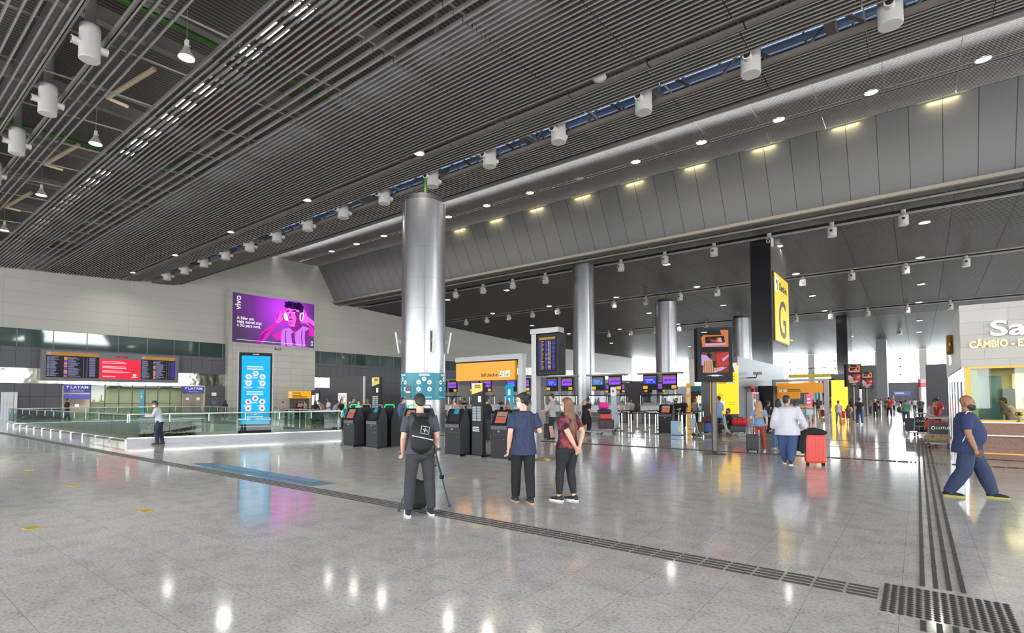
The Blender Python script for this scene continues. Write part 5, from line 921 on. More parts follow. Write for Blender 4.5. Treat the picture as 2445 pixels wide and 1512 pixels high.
def person(lab, P, face, H=1.72, top=None, bot=None, skin=SKB, hair='short', hairm=HAIRD, fat=1.0, belly=0.0, lean=0.0, twist=0.0, arms=((0, .03, .0), (0, .03, .0)), feet=((.0, 0), (.0, 0)), sleeve='short', legs='long', shoes=shoe_d, mask=None, vox=.028, headyaw=0.0, headpitch=0.0, handd=False, hem=.0, sit=None, dress=None, group=None, cat='person', sockskin=False, sole=None, hip=1.0, name='person', kneepole=None, sway=0.0, loose=0.0):
    # local frame: +y is where the person faces, +x to the person's right side seen from behind; arms: wrist targets relative to the shoulder (x outward, y forward, z up)
    t = thing(name, lab, cat, P, face, group); s = H/1.75; V = Vector
    off = max(abs(q[0]) for q in feet); hz = (min(.93, .115+math.sqrt(max(.3, .819**2-off*off))))*s if sit is None else sit
    pel = V((sway*s, 0, hz)); rot = Matrix.Rotation(-lean, 3, 'X')@Matrix.Rotation(twist, 3, 'Z')
    U = lambda x, y, z: pel + rot@V((x*s, y*s, z*s))            # upper body, relative to the pelvis
    neck = U(0, -.005, .55); hc = U(0, .015, .685); hrot = rot@Matrix.Rotation(headyaw, 3, 'Z')@Matrix.Rotation(-headpitch+lean*.6, 3, 'X')
    HV = lambda x, y, z: hc + hrot@V((x*s, y*s, z*s))
    ax, ay = rot@V((s, 0, 0)), rot@V((0, s, 0))
    f = fat; fa = 1+(f-1)*.55; sh = .175+.07*(f-1)
    TOR = [(-.10, .125*f*hip, .105*f*hip, -.005), (-.02, .165*f*hip, .118*f*hip+belly*.3, -.008), (.08, .152*f, .105*f+belly*.8, belly*.5), (.2, .142*f, .098*f+belly, belly*.55), (.32, .158*f, .108*f+belly*.5, belly*.3), (.42, .165*f, .108*f, 0), (.48, .145*f, .088*f, -.004), (.525, .085*f, .07, -.008)]
    def torso(b, z0, ex, flare=0.0):
        lo = [q for q in TOR if q[0] > z0+.01]; secs = []
        base = TOR[1] if z0 < -.03 and ex > 0 else min(TOR, key=lambda q: abs(q[0]-z0)); q0 = (z0, base[1], base[2], base[3])
        if z0 < -.11: lo = [q for q in lo if q[0] > -.09]
        for k, (z, rx, ry, yc) in enumerate([q0]+lo): e = ex+(flare if k == 0 else flare*.4 if k == 1 else 0); secs.append((U(0, yc, z), ax*(rx+e), ay*(ry+e)))
        loft(b, secs, 18, 0, .1)
    # joints
    SH = [U(-sh, -.01, .46), U(sh, -.01, .46)]; HP = [pel+V((-.09*f*s, 0, -.03*s)), pel+V((.09*f*s, 0, -.03*s))]
    EL, WR, KN, AN = [], [], [], []
    for k in (0, 1):
        sg = -1 if k == 0 else 1; a = arms[k]
        tg = SH[k] + rot@V((sg*a[0]*s, a[1]*s, (a[2] if a[2] else -.52)*s)); pole = V((sg*.3, -.75, -.75)) if len(a) < 4 else V((sg*a[3], -.6, -.5))
        e, w_ = ik(SH[k], tg, .285*s, .255*s, rot@pole); EL.append(e); WR.append(w_)
        ft = feet[k]; an = V((HP[k].x+sg*(ft[1]*s), ft[0]*s, (.085+(ft[2] if len(ft) > 2 else 0))*s)); kp = V((sg*.1, 1, .0)) if kneepole is None else V(kneepole)
        kn, a2 = ik(HP[k], an, .415*s, .406*s, kp); KN.append(kn); AN.append(a2)
    # body: one continuous surface
    b = MB()
    if True:
        torso(b, -.1, -.004)
        limb(b, [U(0, -.012, .46), neck, HV(0, -.01, -.06)], [.062*s, .054*s, .052*s], n=10)
        loft(b, [(HV(0, yc, z), hrot@V((rx*s, 0, 0)), hrot@V((0, ry*s, 0))) for z, rx, ry, yc in [(-.115, .032, .034, .045), (-.09, .05, .058, .03), (-.05, .064, .08, .012), (0, .073, .094, 0), (.045, .076, .097, -.004), (.085, .066, .084, -.008), (.115, .038, .05, -.01)]], 14)
        limb(b, [HV(0, .09, .025), HV(0, .108, -.012), HV(0, .098, -.028)], [.008*s, .014*s, .014*s], n=6)
        limb(b, [HV(0, .074, .04), HV(0, .088, .03)], [(.05*s, .012*s), (.045*s, .012*s)], n=8)
        for sg in (-1, 1): limb(b, [HV(sg*.074, -.012, -.035), HV(sg*.083, -.018, .0), HV(sg*.078, -.02, .03)], [.01*s, .016*s, .012*s], n=6)
        for k in (0, 1):
            limb(b, [lerp(SH[k], U(0, 0, .42), .25), SH[k], lerp(SH[k], EL[k], .5), EL[k], lerp(EL[k], WR[k], .35), WR[k]], [.062*s*fa, .06*s*fa, .05*s*fa, .042*s*fa, .042*s*fa, .029*s*fa], n=10)
            limb(b, [HP[k]+V((0, 0, .04*s)), lerp(HP[k], KN[k], .35), KN[k], lerp(KN[k], AN[k], .35), AN[k], AN[k]-V((0, 0, .05*s))], [.088*s*f, .08*s*f, .055*s*f, .054*s*f, .035*s, .036*s], n=10)
            limb(b, [AN[k]+V((0, -.05, -.045))*s, AN[k]+V((0, .06, -.055))*s, AN[k]+V((0, .15, -.062))*s], [.036*s, .036*s, .026*s], n=8)
            dr = (WR[k]-EL[k]).normalized(); palm = WR[k]+dr*.045*s
            sd = V((0, 1, 0)); sd = (sd-dr*sd.dot(dr)); sd = sd.normalized() if sd.length > .2 else V((1, 0, 0))
            limb(b, [WR[k]-dr*.01*s, palm, WR[k]+dr*.085*s], [(.026*s, .02*s), (.04*s, .018*s), (.038*s, .016*s)], side=sd, n=8)
            if not handd: limb(b, [WR[k]+dr*.08*s, WR[k]+dr*.13*s, WR[k]+dr*.165*s-sd*.0], [(.036*s, .017*s), (.034*s, .016*s), (.024*s, .014*s)], side=sd, n=8); limb(b, [WR[k]+dr*.03*s+sd*.03*s, WR[k]+dr*.075*s+sd*.056*s], [.015*s, .012*s], n=6)
    me = remesh(b, 'body', skin, vox, 2)
    if handd:                                   # separate bent fingers joined to the palm
        fb = MB()
        for k in (0, 1):
            dr = (WR[k]-EL[k]).normalized(); sd = V((0, 1, 0)); sd = (sd-dr*sd.dot(dr)).normalized(); nr = dr.cross(sd); cu = -1 if k == 0 else 1; nr = nr*cu*(1 if True else -1)
            for j in range(4):
                o = (j-1.5)*.019*s; L = (.068, .078, .072, .056)[j]*s; p0 = WR[k]+dr*.08*s-sd*o; p1 = p0+(dr*.9+nr*.25).normalized()*L*.5; p2 = p1+(dr*.6+nr*.75).normalized()*L*.35; p3 = p2+(dr*.2+nr*.95).normalized()*L*.28
                limb(fb, [p0, p1, p2, p3], [.0095*s, .009*s, .0085*s, .007*s], side=sd, n=7)
            p0 = WR[k]+dr*.025*s+sd*.028*s; limb(fb, [p0, p0+(dr*.7+sd*.7)*.035*s, p0+(dr*.95+sd*.4+nr*.2)*.062*s], [.013*s, .011*s, .008*s], side=nr, n=7)
        bm = bmesh.new(); bm.from_mesh(me); tm = fb.mesh('f', skin); bm.from_mesh(tm); bm.to_mesh(me); bm.free(); me.polygons.foreach_set('use_smooth', [True]*len(me.polygons)); bpy.data.meshes.remove(tm)
    obj('body', me, t)
    # clothing
    wr = loose
    if top is not None:
        b = MB(); torso(b, -.06-hem if dress is None else -.1, .016+wr, .012+wr*.5)
        if dress: loft(b, [(pel+V((0, 0, -dress*s)), V((.23*s*f, 0, 0)), V((0, .2*s*f, 0))), (pel+V((0, 0, -.1*s)), V((.2*s*f, 0, 0)), V((0, .16*s*f, 0))), (U(0, 0, .1), ax*.17*f, ay*.13*f)], 16)
        for k in (0, 1):
            if sleeve == 'none': continue
            pts = [lerp(SH[k], U(0, 0, .42), .3), SH[k], lerp(SH[k], EL[k], .45)]; rr = [.07*s*fa, .070*s*fa, .064*s*fa]
            if sleeve == 'short': pts += [lerp(SH[k], EL[k], .72)]; rr += [.064*s*fa]
            else: pts += [EL[k], lerp(EL[k], WR[k], .5), lerp(EL[k], WR[k], .97)]; rr += [.056*s*fa, .052*s*fa, .038*s*fa]
            limb(b, pts, rr, n=12, extra=wr)
        if sleeve != 'none' or True: limb(b, [U(0, -.01, .47), U(0, -.012, .515)], [(.10*s*f, .085*s), (.064*s, .06*s)], n=12)
        obj('dress' if dress else 'shirt', remesh(b, 'top', top, vox*.85, 3), t)
    if bot is not None:
        b = MB(); torso(b, -.1, .006); m_ = MB(); secs = [(pel+V((0, -.006*s, z*s)), V(((rx*f*(hip if z < .05 else 1)+.006)*s, 0, 0)), V((0, (ry*f*(hip if z < .05 else 1)+.006+belly*.3)*s, 0))) for z, rx, ry in ((-.12, .12, .105), (-.06, .158, .12), (0, .166, .122), (.07, .155, .11))]; b = MB(); loft(b, secs, 18)
        for k in (0, 1):
            pts = [HP[k]+V((0, 0, .03*s)), lerp(HP[k], KN[k], .3)]; rr = [.096*s*f*hip, .09*s*f*hip]
            if legs == 'long': pts += [lerp(HP[k], KN[k], .7), KN[k], lerp(KN[k], AN[k], .35), lerp(KN[k], AN[k], .97)]; rr += [.08*s*f, .074*s*f, .072*s*f, .062*s]
            elif legs == 'slim': pts += [lerp(HP[k], KN[k], .7), KN[k], lerp(KN[k], AN[k], .3), lerp(KN[k], AN[k], .9)]; rr += [.076*s*f, .064*s*f, .066*s*f, .05*s]
            elif legs == 'wide': pts += [lerp(HP[k], KN[k], .7), KN[k], lerp(KN[k], AN[k], .5), lerp(KN[k], AN[k], 1.04)]; rr += [.09*s*f, .084*s*f, .08*s*f, .075*s]
            else: pts += [lerp(HP[k], KN[k], .65), lerp(HP[k], KN[k], .85)]; rr += [.086*s*f, .084*s*f]
            limb(b, pts, rr, n=12, extra=wr*.5)
        obj('shorts' if legs == 'shorts' else 'trousers', remesh(b, 'bottom', bot, vox*.85, 3), t)
    for k in (0, 1):
        b = MB(); a = AN[k]; z0 = a.z-.085*s; up = max(0, z0); tilt = up*1.2
        SX = lambda x, y, z: V((a.x+x*s, a.y+y*s, z0+z*s+max(0, (-y+.1))*tilt*0))
        loft(b, [(SX(0, y, zc), V((rx*s, 0, 0)), V((0, 0, rz*s))) for y, rx, rz, zc in ((-.075, .03, .03, .05), (-.05, .037, .045, .055), (.0, .039, .05, .058), (.06, .043, .036, .046), (.12, .046, .03, .04), (.17, .04, .024, .034), (.195, .025, .018, .03))], 10)
        so = b.build('shoe', shoes, t)
        if vox < .02:
            b = MB(); b.prism([(a.x+x*s, a.y+y*s) for x, y in ((-.032, -.075), (-.04, .02), (-.048, .11), (-.036, .19), (0, .215), (.036, .19), (.048, .11), (.04, .02), (.032, -.075))], z0, z0+.026*s, 0, 'XY'); b.build('sole', sole or sole_w, so)
    # hair, mask, eyes
    if hair and hair != 'bald':
        b = MB(); nn = 14
        loft(b, [(HV(0, yc, z), hrot@V((rx*s, 0, 0)), hrot@V((0, ry*s, 0))) for z, rx, ry, yc in [(-.065, .05, .03, -.058), (-.03, .07, .05, -.045), (.015, .0795, .078, -.03), (.05, .0835, .092, -.018), (.09, .074, .09, -.012), (.122, .046, .06, -.012)]], nn)
        if hair in ('curly', 'afro'):
            rr = random.Random(int(H*1000)); R0 = .032 if hair == 'curly' else .05
            for k in range(26): th = rr.uniform(0, 6.28); z = rr.uniform(-.02, .12); q = math.sqrt(max(.0, 1-((z-.02)/.115)**2)); b.ball(HV(.075*q*math.cos(th), -.035+.085*q*math.sin(th)*(1 if math.sin(th) < 0 else .75), z), R0*s*rr.uniform(.7, 1.1), 8)
        if hair == 'long':
            limb(b, [HV(0, -.03, .06), HV(0, -.07, -.03), U(0, -.09, .5), U(0, -.115, .38)], [(.08*s, .05*s), (.088*s, .045*s), (.10*s, .036*s), (.09*s, .028*s)], n=12)
            for j in range(9):
                u = (j-4)/4; wv = lambda q: .012*math.sin(q*2.3+j*1.9)
                limb(b, [HV(u*.07, -.045+.03*abs(u), .04), HV(u*.085, -.06+.045*abs(u), -.04), U(u*.10+wv(1), -.095+.05*u*u, .5), U(u*.115+wv(2), -.125+.04*u*u, .40), U(u*.12+wv(3), -.135+.03*u*u, .31), U(u*.115+wv(4), -.135+.03*u*u, .22-.02*(j % 3))], [.026*s, .028*s, .028*s, .026*s, .022*s, .009*s], n=7)
        if hair == 'bun': b.ball(HV(0, -.1, .06), .045*s, 10)
        if hair == 'tail': limb(b, [HV(0, -.085, .05), HV(0, -.13, .0), U(0, -.13, .5), U(0, -.13, .4)], [.02*s, .035*s, .035*s, .014*s], n=8)
        obj('hair', remesh(b, 'hair', hairm, max(.008, vox*.6), 1), t)
    if hair == 'cap' or hair == 'hat': pass
    if mask is not None:
        b = MB(); loft(b, [(HV(0, yc, z), hrot@V((rx*s, 0, 0)), hrot@V((0, ry*s, 0))) for z, rx, ry, yc in [(-.105, .04, .04, .052), (-.085, .058, .056, .05), (-.045, .069, .066, .042), (-.012, .056, .05, .062)]], 12)
        mo = b.build('face_mask', mask, t)
        if vox < .02: b = MB(); [b.tube([HV(sg*.066, .05, dz), HV(sg*.083, -.015, dz*.3)], .0022*s, 5) for sg in (-1, 1) for dz in (-.02, -.07)]; b.build('mask_strap', maskw, mo)
    if vox < .02:
        for sg in (-1, 1): b = MB(); b.ball(HV(sg*.03, .083, .012), (.012*s, .012*s, .008*s), 8); b.build('eye', eyem, t)
    t['_j'] = [tuple(WR[0]), tuple(WR[1])]; t['_u'] = [tuple(hc), tuple(U(0, -.12, .3)), tuple(pel)]
    return t, dict(WR=WR, EL=EL, SH=SH, HP=HP, KN=KN, AN=AN, U=U, HV=HV, s=s, rot=rot)
def clear(t):
    for k in ('_j', '_u'):
        if k in t: del t[k]
FA = lambda d: math.radians(d)+YAW        # facing: 0 looks straight away from the viewer, 90 to the left, -90 to the right, 180 at the viewer
def PP(lab, x, yf, yh, deg, **k):
    P = at(x, yf); H = depth(P)*(yf-yh)/FPX/.985; P.z = 0
    if 'Hs' in k: H = k.pop('Hs')
    return person(lab, P, FA(deg)-math.atan((x-CXP)/FPX), H, **k)
# ---- the man with the tripod
denim_k = cloth(58, 59, 65); blackc = cloth(26, 26, 30); teec = cloth(78, 78, 88); navy = cloth(40, 48, 76)
m1, j1 = PP('person in gray t-shirt and dark jeans with black backpack standing over a tripod', 1003, 1231, 943, 8, top=teec, bot=denim_k, skin=SKA, hair='short', vox=.013, handd=True, arms=((.05, .15, -.46), (.04, .17, -.45)), feet=((.0, .07), (-.02, .06)), lean=.1, fat=1.1, headpitch=.35, headyaw=.1, shoes=cloth(36, 46, 76), loose=.004)
for k in (0, 1):
    a = j1['AN'][k]; b = MB()
    for i in range(3):
        sg = -1 if k == 0 else 1; b.tube([(a.x+sg*.045, a.y+.05+.035*i, .03), (a.x+sg*.042, a.y+.02+.035*i, .075)], .006, 5)
    b.build('shoe_stripe', sole_w, m1)
b = MB(); U = j1['U']; bk = cloth(22, 22, 25, .7)
secs = []
for z, w_, d, yo in ((-.02, .11, .05, -.17), (.04, .155, .085, -.19), (.16, .16, .10, -.205), (.28, .15, .09, -.2), (.38, .12, .07, -.175), (.46, .06, .045, -.15)): secs.append((U(-.01, yo, z), Vector((w_, 0, 0)), Vector((0, d, .02))))
loft(b, secs, 18); bpk = tag(obj('backpack', remesh(b, 'backpack', bk, .012, 2)), 'black backpack worn on the back of the tripod man', 'backpack'); bpk.location = m1.location; bpk.rotation_euler = m1.rotation_euler
b = MB()
for sg in (-1, 1): b.tube([U(sg*.08, -.16, .44), U(sg*.11, -.1, .52), U(sg*.12, .0, .53), U(sg*.13, .1, .42)], .02, 6)
b.tube([U(-.06, -.2, .46), U(0, -.22, .5), U(.04, -.2, .46)], .008, 5); b.tube([U(.14, -.2, .1), U(.19, -.16, .05), U(.17, -.1, -.12)], .01, 5); b.build('strap', bk, bpk)
b = MB(); b.tube([U(-.15, -.268, .20), U(0, -.305, .165), U(.14, -.27, .13)], .006, 5); 
for P_ in ([(-.02, .33), (.09, .31), (.075, .21), (-.035, .23), (-.02, .33)], [(.0, .29), (.02, .25), (.05, .28), (.06, .24)], [(.03, .3), (.02, .24)]): b.tube([U(x, -.305-.0*z, z) for x, z in P_], .0035, 4)
b.build('print', hexw, bpk)
F0 = at(952, 1222); F1 = at(1073, 1211); hd = (F0+F1)/2+(FW*.42); hd.z = 0
tp = thing('tripod', 'black camera tripod standing in front of the man with backpack', 'tripod', hd, 0)
topc = Vector((0, 0, 1.05))
for k, q_ in enumerate((F0-hd, F1-hd, Vector(FW)*.5+Vector((0, 0, 0)))):
    q_ = Vector((q_.x, q_.y, .02)); tpz = topc+Vector((q_.x, q_.y, 0))*.12; b = MB(); mid = lerp(q_, tpz, .42)
    b.tube([tpz, mid], .018, 8); lg = b.build('leg', hexm('tripod_black', 26, 28, 32, .4), tp)
    b = MB(); b.tube([mid, q_], .012, 8); b.build('leg_extension', hexm('tripod_gray', 56, 58, 64, .35), lg); b = MB(); b.ball(q_, .024, 8); b.build('rubber_foot', hexm('tripod_blue', 44, 50, 96, .5), lg); b = MB(); b.box(mid, (.05, .05, .06)); b.build('leg_clamp', bez, lg)
b = MB(); b.lathe([(.05, .98), (.06, 1.02), (.05, 1.1), (.03, 1.16)], n=12); b.build('head', bez, tp); b = MB(); b.tube([(-.2, .05, .62), (.02, 0, .66), (.18, -.02, .62)], .01, 6); b.build('spreader', bez, tp)
P = at(992, 1216); b = MB(); loft(b, [(P+Vector((0, 0, z)), RT*w_, Vector((FW.x, FW.y, 0))*d) for z, w_, d in ((.03, .16, .09), (.1, .18, .12), (.3, .17, .11), (.42, .12, .07))], 16); bb = tag(obj('backpack', remesh(b, 'backpack', bk, .012, 2)), 'black camera backpack on the floor between the legs of the tripod man', 'backpack')
b = MB(); b.tube([P+RT*.05+Vector((0, 0, .42)), P+RT*.13+Vector((0, 0, .43)), P+RT*.2+Vector((0, 0, .3)), P+RT*.18+Vector((0, 0, .06))], .012, 6); b.build('strap', bk, bb)
# ---- man in navy shirt
ns = mat('navy_shirt', s2l(50, 58, 88), .85); q = NT(ns); q.l(q.ramp(q.noise(q.coords((30, 30, 3)), 2, 3), [(.35, s2l(36, 42, 66)), (.6, s2l(50, 57, 86))]).outputs[0], q.b.inputs['Base Color'])
PP('person in navy short sleeved shirt and black jeans wearing a white mask, seen from behind', 1250, 1201, 941, 16, top=ns, bot=blackc, skin=SKA, hair='curly', hairm=HAIRD, vox=.013, handd=True, headyaw=1.05, headpitch=.12, mask=maskw, arms=((.06, .02, -.52), (.06, .22, -.25)), feet=((.12, .0), (-.1, .0)), hem=.1, shoes=shoe_d, sole=hexm('sole_tan', 170, 140, 110), fat=1.06, loose=.01)
# ---- woman with long hair
td = mat('tie_dye', s2l(130, 50, 60), .85); q = NT(td); q.l(q.ramp(q.noise(q.coords((1, 1, 1)), 6, 5, .65), [(.43, s2l(30, 20, 30)), (.5, s2l(84, 34, 44)), (.58, s2l(136, 58, 66)), (.75, s2l(152, 80, 84))]).outputs[0], q.b.inputs['Base Color'])
PP('person with long auburn hair in red tie-dye top and black leggings, hands behind back', 1356, 1197, 952, 52, top=td, bot=cloth(38, 38, 46), skin=SKA, hair='long', hairm=HAIRR, vox=.013, handd=True, legs='slim', arms=((-.13, -.19, -.45), (-.15, -.22, -.43)), feet=((.1, .0), (-.06, -.02)), hem=-.03, fat=1.18, hip=1.16, headyaw=.25, mask=maskw, sockskin=True, sleeve='short', shoes=shoe_d, headpitch=.05)
# ---- walking man in navy uniform
nv = cloth(44, 54, 96); pf = at(2318, 1187)
m4, j4 = PP('person in navy polo with white piping walking past the exchange booth', 2314, 1187, 939, -88, top=nv, bot=cloth(48, 60, 92), skin=SKC, hair='bald', vox=.013, handd=True, legs='wide', arms=((.06, .12, -.5), (.08, .10, -.52)), feet=((.30, .0), (-.26, .0)), fat=1.3, belly=.07, hem=.08, shoes=cloth(36, 38, 44), sole=hexm('sole_yellow', 160, 148, 48), loose=.006)
HV = j4['HV']; b = MB(); loft(b, [(HV(0, y, z), Vector((w_, 0, 0)), Vector((0, d, 0))) for z, w_, d, y in ((-.125, .03, .035, .05), (-.10, .056, .056, .042), (-.06, .070, .068, .03), (-.03, .069, .05, .03))], 12); b.build('beard', HAIRD, m4)
b = MB(); loft(b, [(HV(0, y, z), Vector((w_, 0, 0)), Vector((0, d, 0))) for z, w_, d, y in ((-.12, .03, .03, .07), (-.095, .05, .05, .065), (-.06, .052, .05, .066), (-.04, .04, .03, .075))], 12); b.build('face_mask', maskk, m4)
b = MB(); U = j4['U']; 
for sg in (-1, 1):
    b.tube([U(sg*.06, .03, .545), U(sg*.14, .0, .53), U(sg*.24, -.02, .475)], .008, 5); b.tube([U(sg*.215, .0, .2), U(sg*.20, -.06, .05), U(sg*.20, -.11, -.1)], .007, 5)
b.build('piping', hexw, m4)
# ---- man leaning on the balustrade
PP('person in white shirt and navy trousers leaning on the glass balustrade', 380, 1062, 957, 82, top=cloth(216, 216, 226), bot=cloth(40, 46, 68), skin=SKC, sleeve='long', vox=.02, mask=maskw, headpitch=.5, lean=.22, arms=((.02, .42, -.16), (.02, .40, -.18)), feet=((.05, 0), (-.1, 0)), fat=1.12)
# ---- big man in white shirt with the coral suitcase
PP('person in loose white shirt and blue jeans pulling the coral suitcase', 1882, 1109, 945, 2, top=cloth(224, 222, 230), bot=cloth(62, 88, 130), skin=SKB, sleeve='long', vox=.016, headyaw=-.7, fat=1.42, belly=.06, arms=((.13, .08, -.47), (.2, .0, -.44)), feet=((.16, -.06), (-.14, -.07)), hem=.12, loose=.02, shoes=cloth(80, 50, 46), handd=True)
PP('person with long blonde hair in blue t-shirt and rust trousers', 1814, 1079, 958, 4, top=cloth(136, 162, 214), bot=cloth(180, 78, 54), skin=SKA, hair='long', hairm=HAIRL, vox=.018, legs='long', arms=((.12, .14, -.34), (.06, .02, -.5)), feet=((.05, .07), (-.05, .06)), shoes=cloth(190, 196, 204))
PP('person with dark hair in pale jeans pushing a trolley ahead of the white-shirted man', 1860, 1076, 954, 20, top=cloth(60, 62, 74), bot=cloth(96, 130, 176), hair='long', vox=.022, feet=((.1, .0), (-.1, 0)), shoes=shoe_w, arms=((.05, .4, -.25), (.05, .4, -.25)))
PP('person in black t-shirt and black mask sitting on luggage by the bronze pole', 1745, 1041, 983, 78, Hs=1.72, top=blackc, bot=cloth(74, 74, 80), hairm=HAIRB, mask=maskk, vox=.02, sit=.42, arms=((.02, .3, -.3), (.02, .28, -.32)), feet=((.72, .0), (.55, .0)), lean=.12, kneepole=(0, .6, 1))
PP('person in light blue shirt standing by the bronze pole', 1718, 1035, 947, 55, top=cloth(146, 178, 214), bot=cloth(36, 52, 66), sleeve='long', vox=.02, hem=.14, arms=((.05, .25, -.3), (.05, .25, -.3)))
PP('person in gray t-shirt and dark shorts holding a paper behind the steel portal post', 1319, 1051, 942, 72, top=cloth(190, 188, 186), bot=cloth(30, 50, 60), legs='shorts', vox=.02, arms=((.0, .38, -.3), (.0, .36, -.32)), headpitch=.35, skin=SKA)
PP('person with fair hair in black dress pushing the luggage trolley', 1396, 1036, 955, -70, top=blackc, dress=.42, skin=SKA, hair='tail', hairm=HAIRL, vox=.022, arms=((.05, .45, -.2), (.05, .45, -.2)), bot=None)
PP('person in black with blue mask beside the woman at the luggage trolley', 1405, 1031, 951, -50, top=cloth(30, 32, 40), bot=cloth(34, 38, 50), mask=maskb, vox=.022)
PP('person in black coat standing in the airline office doorway', 160, 1004, 951, -60, top=cloth(22, 22, 24), bot=cloth(30, 34, 42), sleeve='long', feet=((.2, 0), (-.2, 0)), vox=.03, hem=.2)
PP('person with long black hair in black top walking beside the pier', 537, 1001, 956, 30, top=blackc, bot=cloth(44, 54, 60), hair='long', skin=SKC, vox=.03, feet=((.15, 0), (-.15, 0)), shoes=shoe_w)
